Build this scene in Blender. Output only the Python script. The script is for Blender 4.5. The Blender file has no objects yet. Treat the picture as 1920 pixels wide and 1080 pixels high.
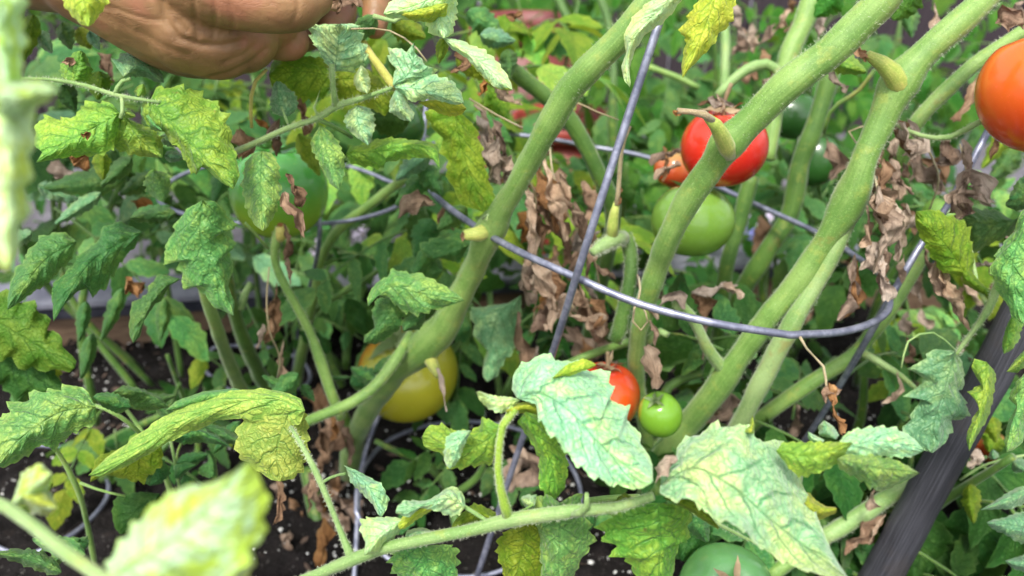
import bpy, bmesh, math, random
from mathutils import Vector, Matrix, noise
R = math.radians
random.seed(7)
scn = bpy.context.scene
COL = scn.collection

# ------------------------------------------------------------------ camera, sky, sun, exposure
CAM_H, PITCH, FPX = 0.48, R(28.0), 1500.0
cam_d = bpy.data.cameras.new('camera'); cam = bpy.data.objects.new('camera', cam_d); COL.objects.link(cam)
cam.location = (0, 0, CAM_H); cam.rotation_euler = (R(90) - PITCH, 0, 0)
cam_d.sensor_width = 36; cam_d.lens = 36 * FPX / 1920; cam_d.clip_start = 0.02; cam_d.clip_end = 200
cam_d.dof.use_dof = True; cam_d.dof.focus_distance = 0.335; cam_d.dof.aperture_fstop = 9.5
scn.camera = cam
SUN_EL, SUN_ROT = R(60), R(200)
w = bpy.data.worlds.new('World'); scn.world = w; w.use_nodes = True
nt = w.node_tree; nt.nodes.clear()
sky = nt.nodes.new('ShaderNodeTexSky'); sky.sky_type = 'NISHITA'; sky.sun_disc = False
sky.sun_elevation = SUN_EL; sky.sun_rotation = SUN_ROT; sky.dust_density = 3; sky.air_density = 1.0
bg = nt.nodes.new('ShaderNodeBackground'); bg.inputs[1].default_value = 0.115
wo = nt.nodes.new('ShaderNodeOutputWorld')
hsv = nt.nodes.new('ShaderNodeHueSaturation'); hsv.inputs['Saturation'].default_value = 0.25
nt.links.new(sky.outputs[0], hsv.inputs['Color']); nt.links.new(hsv.outputs[0], bg.inputs[0]); nt.links.new(bg.outputs[0], wo.inputs[0])
sd = bpy.data.lights.new('sun', 'SUN'); sd.energy = 1.5; sd.angle = R(11); sd.color = (1.0, 0.98, 0.88)
so = bpy.data.objects.new('sun', sd); COL.objects.link(so)
sdir = Vector((math.sin(SUN_ROT) * math.cos(SUN_EL), math.cos(SUN_ROT) * math.cos(SUN_EL), math.sin(SUN_EL)))
so.rotation_euler = sdir.to_track_quat('Z', 'Y').to_euler(); so.location = (0, 0, 5)
scn.view_settings.view_transform = 'Standard'; scn.view_settings.look = 'None'
scn.view_settings.gamma = 1.0; scn.view_settings.exposure = 1.33
scn.view_settings.use_curve_mapping = False

# ------------------------------------------------------------------ helpers
FWD = Vector((0, math.cos(PITCH), -math.sin(PITCH))); UP = Vector((0, math.sin(PITCH), math.cos(PITCH))); RT = Vector((1, 0, 0))
CP = Vector((0, 0, CAM_H))
def P(x, y, d):
    return CP + FWD * d + RT * ((x - 960) / FPX * d) + UP * (-(y - 540) / FPX * d)
def soil_d(y): return CAM_H / (math.sin(PITCH) + (y - 540) / FPX * math.cos(PITCH))
CROPS = {'': (0, 0, 1), 'A': (0, 0, 2.842), 'B': (460, 0, 2.842), 'C': (940, 0, 2.842), 'D': (1400, 0, 2.842),
         'E': (0, 340, 2.842), 'F': (460, 340, 2.842), 'G': (940, 340, 2.842), 'H': (1400, 340, 2.842),
         'I': (0, 700, 2.842), 'J': (460, 700, 2.842), 'K': (940, 700, 2.842), 'L': (1400, 700, 2.842),
         'AA': (0, 0, 4.8), 'BB': (400, 0, 4.8), 'EE': (60, 150, 4.8), 'KK': (780, 620, 3.692), 'LL': (1200, 760, 3.375)}
def px(c, p):
    ox, oy, s = CROPS[c]; return (ox + p[0] / s, oy + p[1] / s)
def tag(o, label=None, cat=None, group=None, kind=None):
    if label: o['label'] = label
    if cat: o['category'] = cat
    if group: o['group'] = group
    if kind: o['kind'] = kind
    return o
WL = {}
def wloc(o): return WL.get(o.name, Vector((0, 0, 0)))
def empty(name, loc, label=None, cat=None, group=None):
    o = bpy.data.objects.new(name, None); COL.objects.link(o); o.location = loc; WL[o.name] = Vector(loc)
    o.empty_display_size = 0.02
    return tag(o, label, cat, group)
def mesh_obj(name, verts, faces, mat, parent=None, uvs=None, origin=None, smooth=True):
    if origin is None: origin = Vector(verts[0])
    origin = Vector(origin)
    me = bpy.data.meshes.new(name)
    me.from_pydata([tuple(Vector(v) - origin) for v in verts], [], faces)
    if uvs:
        l = me.uv_layers.new(name='UVMap')
        data = [0.0] * (2 * len(me.loops)); vi = [0] * len(me.loops); me.loops.foreach_get('vertex_index', vi)
        for i, v in enumerate(vi): data[2 * i], data[2 * i + 1] = uvs[v]
        l.data.foreach_set('uv', data)
    if smooth: me.polygons.foreach_set('use_smooth', [True] * len(me.polygons))
    if mat:
        for m in (mat if isinstance(mat, (list, tuple)) else [mat]): me.materials.append(m)
    me.update()
    o = bpy.data.objects.new(name, me); COL.objects.link(o)
    pl = wloc(parent) if parent else Vector((0, 0, 0))
    o.location = origin - pl; o.parent = parent; WL[o.name] = origin
    return o
def inst(name, me, M, parent):
    o = bpy.data.objects.new(name, me); COL.objects.link(o)
    pl = wloc(parent); o.parent = parent
    M2 = M.copy(); M2.translation = M.translation - pl; o.matrix_local = M2; WL[o.name] = M.translation.copy()
    return o
def lerp(a, b, t): return a + (b - a) * t
def catmull(pts, n):
    """pts: list of tuples (any length) -> n samples, arc-length-ish on the first two/three comps"""
    pts = [tuple(map(float, p)) for p in pts]
    if len(pts) == 2:
        return [tuple(lerp(a, b, i / (n - 1)) for a, b in zip(*pts)) for i in range(n)]
    Q = [tuple(2 * a - b for a, b in zip(pts[0], pts[1]))] + pts + [tuple(2 * a - b for a, b in zip(pts[-1], pts[-2]))]
    dense = []
    for i in range(1, len(Q) - 2):
        p0, p1, p2, p3 = Q[i - 1:i + 3]
        for k in range(10):
            t = k / 10
            dense.append(tuple(0.5 * (2 * b + (c - a) * t + (2 * a - 5 * b + 4 * c - d) * t * t + (3 * b - a - 3 * c + d) * t ** 3)
                               for a, b, c, d in zip(p0, p1, p2, p3)))
    dense.append(pts[-1])
    return resample(dense, n)
def resample(pts, n):
    L = [0]
    for a, b in zip(pts, pts[1:]):
        L.append(L[-1] + math.sqrt(sum((x - y) ** 2 for x, y in zip(a[:3], b[:3]))))
    out = []; j = 0
    for i in range(n):
        s = L[-1] * i / (n - 1)
        while j < len(L) - 2 and L[j + 1] < s: j += 1
        t = (s - L[j]) / max(1e-9, L[j + 1] - L[j])
        out.append(tuple(lerp(a, b, min(1, max(0, t))) for a, b in zip(pts[j], pts[j + 1])))
    return out
def nz(v, s=1.0, o=0.0): return noise.noise(Vector((v[0] * s + o, v[1] * s + o * 1.7, v[2] * s - o)))

# ------------------------------------------------------------------ node materials
class NB:
    def __init__(s, name):
        s.m = bpy.data.materials.new(name); s.m.use_nodes = True; s.t = s.m.node_tree; s.t.nodes.clear()
        s.out = s.t.nodes.new('ShaderNodeOutputMaterial')
    def n(s, typ, inp=None, **kw):
        nd = s.t.nodes.new('ShaderNode' + typ)
        for k, v in kw.items(): setattr(nd, k, v)
        for k, v in (inp or {}).items():
            sk = nd.inputs[k]
            if isinstance(v, bpy.types.NodeSocket): s.t.links.new(v, sk)
            else: sk.default_value = v
        return nd
    def math(s, op, a, b=0.0, c=0.0, clamp=False):
        nd = s.n('Math', {0: a, 1: b, 2: c}, operation=op); nd.use_clamp = clamp; return nd.outputs[0]
    def mix(s, f, a, b, bt='MIX'):
        nd = s.n('Mix', data_type='RGBA', blend_type=bt); nd.clamp_factor = True
        for i, v in ((0, f), (6, a), (7, b)):
            if isinstance(v, bpy.types.NodeSocket): s.t.links.new(v, nd.inputs[i])
            else: nd.inputs[i].default_value = (tuple(v) + (1,)) if (i > 0 and len(v) == 3) else v
        return nd.outputs[2]
    def noise(s, vec, scale, detail=3, rough=0.55, dist=0.0):
        return s.n('TexNoise', {'Vector': vec, 'Scale': scale, 'Detail': detail, 'Roughness': rough, 'Distortion': dist}).outputs[0]
    def ramp(s, f, stops):
        nd = s.n('ValToRGB', {0: f}); cr = nd.color_ramp
        while len(cr.elements) > 1: cr.elements.remove(cr.elements[-1])
        cr.elements[0].position = stops[0][0]; c = stops[0][1]; cr.elements[0].color = tuple(c) + (1,) if len(c) == 3 else c
        for p, c in stops[1:]:
            e = cr.elements.new(p); e.color = tuple(c) + (1,) if len(c) == 3 else c
        return nd.outputs[0]
    def sstep(s, x, a, b):
        nd = s.n('MapRange', {0: x, 1: a, 2: b, 3: 0.0, 4: 1.0}); nd.interpolation_type = 'SMOOTHSTEP'; return nd.outputs[0]
    def finish(s, sh): s.t.links.new(sh, s.out.inputs[0]); return s.m
    def pbsdf(s, col, rough=0.5, normal=None, **kw):
        inp = {'Base Color': col, 'Roughness': rough}
        if normal: inp['Normal'] = normal
        inp.update(kw); return s.n('BsdfPrincipled', inp).outputs[0]

def leaf_mat(name, c1, c2, vein, mott=(0.42, 0.6), netw=0.5, trans=0.3, spots=0.0, rough=0.5, sheen=0.25, nlat=6.0, hue=0.02, bump=0.5, spec=0.4, cell=330.0, streak=0.0):
    """leaf blade: c1 green tissue, c2 chlorotic mottle; main veins follow the UV map, the fine net has its real size (about 2.5 mm)"""
    b = NB(name)
    uv = b.n('UVMap').outputs[0]; sx = b.n('SeparateXYZ', {0: uv}); U, V = sx.outputs[0], sx.outputs[1]
    pos = b.n('NewGeometry').outputs['Position']
    oi = b.n('ObjectInfo').outputs['Random']; off = b.math('MULTIPLY', oi, 37.0)
    vec = b.n('CombineXYZ', {0: b.math('MULTIPLY', U, 2.2), 1: V, 2: off}).outputs[0]
    wob = b.math('SUBTRACT', b.noise(vec, 2.2, 3), 0.5)
    a = b.math('ABSOLUTE', V)
    s_ = b.math('ADD', b.math('SUBTRACT', U, b.math('MULTIPLY', a, 0.28)), b.math('MULTIPLY', wob, 0.16))
    fr = b.math('ABSOLUTE', b.math('SUBTRACT', b.math('FRACT', b.math('ADD', b.math('MULTIPLY', s_, nlat), b.math('MULTIPLY', b.math('SIGN', V), 0.2))), 0.5))
    lat = b.math('MULTIPLY', b.math('SUBTRACT', 1.0, b.sstep(fr, 0.0, 0.11)), b.math('SUBTRACT', 1.0, b.sstep(a, 0.45, 0.98)))
    mid = b.math('SUBTRACT', 1.0, b.sstep(a, 0.005, 0.05))
    pn = b.n('TexNoise', {'Vector': pos, 'Scale': 160.0, 'Detail': 2.0}).outputs[1]
    pv = b.n('VectorMath', {0: pos, 1: b.n('VectorMath', {0: pn, 'Scale': 0.008}, operation='SCALE').outputs[0]}, operation='ADD').outputs[0]
    vo = b.n('TexVoronoi', {'Vector': pv, 'Scale': cell}, feature='DISTANCE_TO_EDGE').outputs[0]
    net = b.math('SUBTRACT', 1.0, b.sstep(vo, 0.0, 0.16))
    big = b.noise(pos, 55, 3, 0.6); med = b.noise(pos, 260, 3, 0.65); fine = b.noise(pos, 900, 3, 0.7); per = b.noise(vec, 1.4, 2, 0.6)
    if streak: big = b.noise(b.n('CombineXYZ', {0: b.math('MULTIPLY', U, 1.2), 1: b.math('MULTIPLY', V, 3.0), 2: off}).outputs[0], 1.6, 3, .6)
    mx = b.math('ADD', b.math('ADD', b.math('MULTIPLY', big, 0.4), b.math('MULTIPLY', med, 0.25)), b.math('MULTIPLY', per, 0.35))
    mfac = b.sstep(mx, mott[0], mott[1])
    tissue = b.mix(mfac, c1, c2)
    pale = tuple(min(0.92, x * 1.35 + .04) for x in c2)
    tissue = b.mix(b.math('MULTIPLY', b.sstep(vo, 0.16, 0.42), 0.26), tissue, pale)
    vm = b.math('MAXIMUM', b.math('MAXIMUM', b.math('MULTIPLY', mid, 0.7), b.math('MULTIPLY', lat, 0.95)), b.math('MULTIPLY', b.math('MULTIPLY', net, netw), b.sstep(med, .3, .6)), clamp=True)
    col = b.mix(b.math('MULTIPLY', vm, 0.85), tissue, vein)
    sp = b.sstep(fine, 0.56, 0.68)
    col = b.mix(b.math('MULTIPLY', sp, 0.38), col, pale)
    edge = b.math('MULTIPLY', b.sstep(a, 0.88, 1.0), 0.5)
    col = b.mix(edge, col, tuple(min(.9, x * 1.1 + .03) for x in c2))
    if spots > 0:
        sm = b.math('MULTIPLY', b.sstep(b.noise(vec, 3.3, 3, 0.7), 0.66, 0.72), spots)
        col = b.mix(sm, col, (0.25, 0.13, 0.05))
    sm = b.math('MULTIPLY', b.sstep(b.noise(pos, 420, 2, 0.6), 0.70, 0.74), 0.6)
    col = b.mix(sm, col, tuple(x * .4 for x in vein))
    hs = b.n('HueSaturation', {'Hue': b.math('ADD', 0.5 - hue, b.math('MULTIPLY', oi, hue * 2)), 'Saturation': 1.0,
                               'Value': b.math('ADD', 0.85, b.math('MULTIPLY', b.math('FRACT', b.math('MULTIPLY', oi, 7.31)), 0.3)), 'Fac': 1.0, 'Color': col}).outputs[0]
    h = b.math('ADD', b.math('MULTIPLY', b.math('MAXIMUM', mid, lat), -1.4), b.math('MULTIPLY', b.sstep(vo, 0.0, 0.3), 0.8))
    h = b.math('ADD', h, b.math('MULTIPLY', med, 0.8))
    bp = b.n('Bump', {'Strength': bump, 'Distance': 0.0009, 'Height': h}).outputs[0]
    p = b.pbsdf(hs, rough, bp, **{'Sheen Weight': sheen, 'Sheen Roughness': 0.4, 'Specular IOR Level': spec})
    tcol = b.mix(0.35, hs, (0.35, 0.5, 0.03), 'MIX')
    t = b.n('BsdfTranslucent', {0: tcol, 1: bp}).outputs[0]
    return b.finish(b.n('MixShader', {0: trans, 1: p, 2: t}).outputs[0])

M = {}
M['pale'] = leaf_mat('leaf_pale_upper', (0.31, 0.62, 0.32), (0.55, 0.76, 0.28), (0.02, 0.20, 0.07), (0.46, 0.60), 0.6, 0.2, 0.0, 0.42, 0.35)
M['yellow'] = leaf_mat('leaf_yellow', (0.42, 0.58, 0.04), (0.70, 0.72, 0.07), (0.20, 0.36, 0.03), (0.4, 0.6), 0.5, 0.35, 0.0, 0.5, 0.12)
M['ygreen'] = leaf_mat('leaf_yellow_green', (0.19, 0.44, 0.05), (0.38, 0.56, 0.06), (0.06, 0.22, 0.03), (0.45, 0.60), 0.7, 0.34, 0.5, 0.5, 0.12)
M['speck'] = leaf_mat('leaf_green_speckled', (0.13, 0.38, 0.09), (0.34, 0.56, 0.11), (0.045, 0.19, 0.05), (0.46, 0.60), 0.8, 0.28, 0.0, 0.45, 0.2)
M['green'] = leaf_mat('leaf_green', (0.06, 0.20, 0.05), (0.18, 0.33, 0.065), (0.03, 0.12, 0.025), (0.48, 0.64), 0.7, 0.28, 0.0, 0.5, 0.1, spec=.3)
M['blue'] = leaf_mat('leaf_blue_green', (0.14, 0.34, 0.16), (0.32, 0.50, 0.19), (0.05, 0.19, 0.07), (0.46, 0.62), 0.7, 0.22, 0.0, 0.45, 0.25)
M['olive'] = leaf_mat('leaf_olive_underside', (0.16, 0.31, 0.018), (0.34, 0.43, 0.035), (0.08, 0.18, 0.015), (0.42, 0.6), 0.6, 0.40, 0.4, 0.55, 0.05, spec=.25)
M['dark'] = leaf_mat('leaf_shaded', (0.022, 0.09, 0.014), (0.06, 0.15, 0.022), (0.012, 0.055, 0.01), (0.45, 0.66), 0.4, 0.25, 0.0, 0.6, 0.0, spec=.2)  # shade deep in the foliage, put into a darker leaf colour
M['bright'] = leaf_mat('leaf_sunlit_green', (0.05, 0.19, 0.018), (0.13, 0.31, 0.03), (0.03, 0.13, 0.012), (0.45, 0.66), 0.4, 0.42, 0.0, 0.5, 0.0, spec=.25)  # sunlit look of the upper background leaves, put into the colour
M['white'] = leaf_mat('leaf_pale_bleached', (0.50, 0.74, 0.38), (0.68, 0.82, 0.26), (0.30, 0.54, 0.18), (0.42, 0.60), 0.35, 0.28, 0.0, 0.45, 0.3)
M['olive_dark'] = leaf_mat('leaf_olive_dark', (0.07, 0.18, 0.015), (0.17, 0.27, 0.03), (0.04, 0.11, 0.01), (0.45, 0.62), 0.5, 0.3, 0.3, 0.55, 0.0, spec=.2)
M['lime'] = leaf_mat('leaf_lime_curled', (0.28, 0.44, 0.07), (0.50, 0.58, 0.10), (0.10, 0.26, 0.04), (0.42, 0.60), 0.7, 0.3, 0.3, 0.5, 0.15)
M['near'] = leaf_mat('leaf_near_streaked', (0.60, 0.84, 0.48), (0.56, 0.74, 0.07), (0.36, 0.60, 0.12), (0.46, 0.56), 0.2, 0.3, 0.0, 0.45, 0.3, streak=1)

def stem_mat(name, c1, c2, blotch=(0.30, 0.22, 0.06), bf=0.5):
    b = NB(name); g = b.n('TexCoord').outputs['Object']
    n1 = b.noise(g, 35, 4, 0.6); n2 = b.noise(g, 1300, 3, 0.8); n3 = b.noise(g, 40, 4, 0.75)
    uvs = b.n('SeparateXYZ', {0: b.n('UVMap').outputs[0]}); st = b.noise(b.n('CombineXYZ', {0: b.math('MULTIPLY', uvs.outputs[0], 5.0), 1: b.math('MULTIPLY', b.math('PINGPONG', uvs.outputs[1], 0.5), 26.0), 2: 0.0}).outputs[0], 1.0, 4, .65)
    col = b.mix(b.sstep(b.math('ADD', b.math('MULTIPLY', n1, .6), b.math('MULTIPLY', st, .4)), 0.40, 0.60), c1, c2)
    col = b.mix(b.math('MULTIPLY', b.sstep(b.noise(g, 90, 4, .7), .55, .68), .35), col, (0.40, 0.42, 0.08))
    col = b.mix(b.math('MULTIPLY', b.sstep(n2, 0.54, 0.66), 0.45), col, tuple(min(1, x * 1.7 + .04) for x in c2))
    col = b.mix(b.math('MULTIPLY', b.sstep(b.noise(g, 500, 2, .7), 0.60, 0.7), 0.35), col, tuple(x * .5 for x in c1))
    col = b.mix(b.math('MULTIPLY', b.sstep(n3, 0.60, 0.72), bf), col, blotch)
    h = b.math('ADD', b.math('ADD', b.math('MULTIPLY', n2, 1.0), b.math('MULTIPLY', n1, 2.0)), b.math('MULTIPLY', st, 2.2))
    bp = b.n('Bump', {'Strength': 0.45, 'Distance': 0.0004, 'Height': h}).outputs[0]
    return b.finish(b.pbsdf(col, 0.5, bp, **{'Sheen Weight': 0.28, 'Sheen Roughness': 0.35, 'Subsurface Weight': 0.12,
                                             'Subsurface Radius': (0.3, 0.6, 0.1), 'Subsurface Scale': 0.005}))
M['stem'] = stem_mat('stem_green', (0.125, 0.255, 0.045), (0.235, 0.37, 0.09))
M['stem_pale'] = stem_mat('stem_pale_green', (0.18, 0.32, 0.085), (0.30, 0.42, 0.16))
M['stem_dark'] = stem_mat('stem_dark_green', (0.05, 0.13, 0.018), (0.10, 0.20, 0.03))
M['stem_yellow'] = stem_mat('stem_yellow', (0.42, 0.42, 0.07), (0.58, 0.50, 0.14), (0.35, 0.2, 0.07), 0.6)

M['stem_lime'] = stem_mat('stem_lime', (0.24, 0.40, 0.035), (0.36, 0.50, 0.07))
M['stub'] = stem_mat('stub_yellow', (0.30, 0.41, 0.07), (0.54, 0.54, 0.14), (0.28, 0.17, 0.07), 0.8)
M['straw'] = stem_mat('straw_dry', (0.30, 0.22, 0.12), (0.48, 0.40, 0.24))

def plain(name, c1, c2, scale=30, rough=0.6, bump=0.3, dist=0.001, coord='Object', **kw):
    b = NB(name); g = b.n('TexCoord').outputs[coord]
    n1 = b.noise(g, scale, 5, 0.65)
    col = b.mix(b.sstep(n1, 0.35, 0.65), c1, c2)
    bp = b.n('Bump', {'Strength': bump, 'Distance': dist, 'Height': b.noise(g, scale * 4, 4, 0.7)}).outputs[0]
    return b.finish(b.pbsdf(col, rough, bp, **kw))
M['hair'] = plain('hair_pale', (0.5, 0.56, 0.36), (0.62, 0.66, 0.5), 30, 0.5)

def dry_mat(name, c1, c2, c3):
    b = NB(name); uv = b.n('UVMap').outputs[0]; g = b.n('TexCoord').outputs['Object']
    oi = b.n('ObjectInfo').outputs['Random']
    n1 = b.noise(g, 70, 4, 0.65); sx = b.n('SeparateXYZ', {0: uv})
    st = b.noise(b.n('CombineXYZ', {0: b.math('MULTIPLY', sx.outputs[0], 2.0), 1: b.math('MULTIPLY', sx.outputs[1], 9.0), 2: b.math('MULTIPLY', oi, 20.0)}).outputs[0], 1.5, 4, 0.6)
    col = b.ramp(n1, [(0.3, c1), (0.5, c2), (0.72, c3)])
    col = b.mix(b.math('MULTIPLY', b.sstep(st, 0.5, 0.62), 0.5), col, tuple(x * 0.45 for x in c1))
    hs = b.n('HueSaturation', {'Hue': 0.5, 'Saturation': b.math('ADD', 0.75, b.math('MULTIPLY', oi, 0.45)), 'Value': b.math('ADD', 0.8, b.math('MULTIPLY', b.math('FRACT', b.math('MULTIPLY', oi, 9.7)), 0.7)), 'Fac': 1.0, 'Color': col}).outputs[0]
    bp = b.n('Bump', {'Strength': 0.8, 'Distance': 0.001, 'Height': b.math('ADD', st, b.noise(g, 300, 3, .7))}).outputs[0]
    p = b.pbsdf(hs, 0.75, bp, **{'Specular IOR Level': 0.25}); t = b.n('BsdfTranslucent', {0: hs, 1: bp}).outputs[0]
    return b.finish(b.n('MixShader', {0: 0.18, 1: p, 2: t}).outputs[0])
M['dry'] = dry_mat('dried_leaf_brown', (0.13, 0.08, 0.05), (0.27, 0.17, 0.11), (0.42, 0.30, 0.21))
M['tan'] = dry_mat('dried_leaf_tan', (0.25, 0.17, 0.12), (0.42, 0.31, 0.23), (0.58, 0.47, 0.37))
M['rust'] = dry_mat('dried_leaf_rust', (0.17, 0.085, 0.04), (0.31, 0.165, 0.08), (0.42, 0.26, 0.13))

# ------------------------------------------------------------------ builders: stems, leaves, dried leaves
def tube_geo(pts, n=10, closed=False, rough=0.0, seed=0.0):
    """pts: (x,y,z,r) in world -> verts, faces, uvs"""
    V, Fc, U = [], [], []
    m = len(pts); prev = None
    for i, p in enumerate(pts):
        a = Vector(pts[(i - 1) % m][:3]) if (closed or i > 0) else Vector(p[:3])
        c = Vector(pts[(i + 1) % m][:3]) if (closed or i < m - 1) else Vector(p[:3])
        t = (c - a).normalized() if (c - a).length > 1e-9 else Vector((0, 0, 1))
        if prev is None:
            s = t.cross(Vector((0, 0, 1)));
            if s.length < 0.1: s = t.cross(Vector((1, 0, 0)))
            s.normalize()
        else:
            s = prev - t * prev.dot(t); s.normalize()
        prev = s; b = t.cross(s)
        for k in range(n):
            an = 2 * math.pi * k / n
            d = s * math.cos(an) + b * math.sin(an); r = p[3]
            q = Vector(p[:3]) + d * r
            if rough: q += d * r * rough * nz(q, 60, seed) * 1.6
            V.append(q); U.append((i / m, k / n))
    for i in range(m if closed else m - 1):
        for k in range(n):
            a, b_, c, d = i * n + k, i * n + (k + 1) % n, ((i + 1) % m) * n + (k + 1) % n, ((i + 1) % m) * n + k
            Fc.append((a, b_, c, d))
    if not closed:
        V.append(Vector(pts[0][:3])); U.append((0, 0)); V.append(Vector(pts[-1][:3])); U.append((1, 0))
        for k in range(n):
            Fc.append((len(V) - 2, (k + 1) % n, k)); o = (m - 1) * n; Fc.append((len(V) - 1, o + k, o + (k + 1) % n))
    return V, Fc, U
STEM_PTS = []
def stem(parent, path, mat='stem', name='stem', ring=12, step=None, hair=0, rough=0.10, crop='', label=None, hl=0.0022):
    """path: (x, y, width_px, depth) in photo pixels"""
    pts = []
    for (x, y, wd, d) in path:
        x, y = px(crop, (x, y)); q = P(x, y, d); pts.append((q.x, q.y, q.z, wd * (.78 if wd > 30 else .82) / 2 * d / FPX))
    L = sum((Vector(a[:3]) - Vector(b[:3])).length for a, b in zip(pts, pts[1:]))
    n = max(4, min(90, int(L / (step or 0.006))))
    sm = [(a, b_, c_, r_ * (1 + .10 * nz((a, b_, c_), 22, 3.3) + .06 * nz((a, b_, c_), 70, 1.1))) for a, b_, c_, r_ in catmull(pts, n)]
    V, Fc, U = tube_geo(sm, ring, rough=rough, seed=len(STEM_PTS))
    o = mesh_obj(name, V, Fc, M[mat], parent, U, origin=sm[0][:3])
    STEM_PTS.append(sm)
    if label: o['label'] = label
    if hair:
        HV, HF = [], []; rnd = random.Random(hair + len(STEM_PTS))
        for _ in range(int(hair * 1.5)):
            t = rnd.random() * (n - 1.01); i = int(t); f = t - i
            a, b_ = Vector(sm[i][:3]), Vector(sm[i + 1][:3]); c = a.lerp(b_, f); r = lerp(sm[i][3], sm[i + 1][3], f)
            tn = (b_ - a).normalized(); v = Vector((rnd.gauss(0, 1), rnd.gauss(0, 1), rnd.gauss(0, 1))); v -= tn * v.dot(tn); v.normalize()
            base = c + v * r * 0.98; ln = hl * rnd.uniform(0.35, 1.0) * min(1.0, path[len(path) // 2][3] / .42) ** 1.6
            tip = base + (v + Vector((rnd.gauss(0, .35), rnd.gauss(0, .35), rnd.gauss(0, .35)))).normalized() * ln
            s = tn * 0.00007; k = len(HV)
            HV += [base - s, base + s, tip]; HF.append((k, k + 1, k + 2))
        h = mesh_obj('stem_hair', HV, HF, M['hair'], o, origin=sm[0][:3]); h['kind'] = 'stuff'
    return o

TOOTH = 0.13
def blade_geo(rib, L, Rr, n, m, dl=0.0, dr=0.0, fold=0.0, quilt=0.0006, wav=0.0, seed=0.0, nlat=7.0):
    """rib (x,y,d) px+depth; L/Rr outline (x,y) px from base to tip; returns world verts, faces, uvs.
       dl/dr: depth added (m) at the left/right edge; fold: depth added ~ |t| (a V or gutter)"""
    ribs = catmull(rib, n)
    Ls = resample([rib[0][:2]] + list(L) + [rib[-1][:2]], n); Rs = resample([rib[0][:2]] + list(Rr) + [rib[-1][:2]], n)
    V, U, Fc = [], [], []
    W = 2 * m + 1; n0 = 9.0 / n
    for i in range(n):
        u = i / (n - 1); rx, ry, rd = ribs[i]; env = math.sin(math.pi * min(1, max(0, u))) ** 0.5
        for j in range(-m, m + 1):
            t = abs(j) / m; e = Ls[i] if j < 0 else Rs[i]; ed = dl if j < 0 else dr
            if abs(j) == m: k_ = 1 + TOOTH * (((i * n0 + seed + (.5 if j < 0 else 0)) % 1.0 - .5) * (1.1 + nz((i * .13, seed, j), 1.0)) * 1.5 + ((i * 2.7 * n0) % 1.0 - .5) * .35) * env; e = (rx + (e[0] - rx) * k_, ry + (e[1] - ry) * k_)
            x = lerp(rx, e[0], t); y = lerp(ry, e[1], t)
            d = rd + env * (ed * t ** 1.6 + fold * t)
            v = (j / m)
            s = u - 0.26 * t; fr = abs(((s * nlat + (0.2 if j > 0 else -0.2)) % 1.0) - 0.5)
            q = -quilt * (math.sin(min(1, fr * 2) * math.pi / 2)) * min(1, t * 4) * (1 - t * .5)
            wv = wav * t * t * math.sin(u * 17 + seed * 3 + (1 if j < 0 else 0)) * env
            p0 = P(x, y, d)
            wv += 0.5 * wav * nz(p0, 45, seed) + quilt * 1.2 * nz(p0, 150, seed)
            V.append(P(x, y, d + q + wv)); U.append((u, v))
    for i in range(n - 1):
        for j in range(W - 1):
            a = i * W + j; Fc.append((a, a + 1, a + W + 1, a + W))
    return V, Fc, U
LC = [0]
def leaf(parent, mat, crop, rib, L, Rr, d0=0.4, d1=None, n=34, m=8, dl=0.01, dr=0.01, fold=0.0, wav=0.002, quilt=None, name='leaf', label=None):
    """hero leaf: outline read in photo pixels, with its own distance, curl and relief"""
    LC[0] += 1
    d1 = d0 if d1 is None else d1
    rp = []
    for i, p in enumerate(rib):
        x, y = px(crop, p); t = i / (len(rib) - 1)
        rp.append((x, y, p[2] if len(p) > 2 else lerp(d0, d1, t)))
    Lp = [px(crop, p) for p in L]; Rp = [px(crop, p) for p in Rr]
    if quilt is None: quilt = 0.0010 + 0.0020 * d0
    V, Fc, U = blade_geo(rp, Lp, Rp, n, m, dl, dr, fold, quilt, wav, LC[0] * 1.37)
    o = mesh_obj(name, V, Fc, M[mat], parent, U, origin=V[m])
    if label: o['label'] = label
    return o
def outline(bx, by, tx, ty, wd, seed, teeth=5, deep=0.22):
    """serrated, lobed tomato leaflet outline in pixels"""
    rnd = random.Random(seed); dx, dy = tx - bx, ty - by; l = math.hypot(dx, dy); ux, uy = dx / l, dy / l; nx, ny = -uy, ux
    res = []
    for s in (-1, 1):
        pts = []; ph = rnd.random() * .3
        for k in range(teeth * 4 + 1):
            u = (k + 0.6) / (teeth * 4 + 1.6)
            env = (math.sin(math.pi * u ** 0.72)) ** 0.75 * (1 - 0.25 * u)
            saw = ((u * teeth + ph) % 1.0); dp = deep * (0.6 + .8 * rnd.random())
            e = env * (1 - dp + dp * 1.4 * saw) + rnd.gauss(0, 0.015)
            uu = u + 0.03 * saw
            h = wd / 2 * max(0.02, e)
            pts.append((bx + ux * uu * l + s * nx * h, by + uy * uu * l + s * ny * h))
        res.append(pts)
    return res
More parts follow.
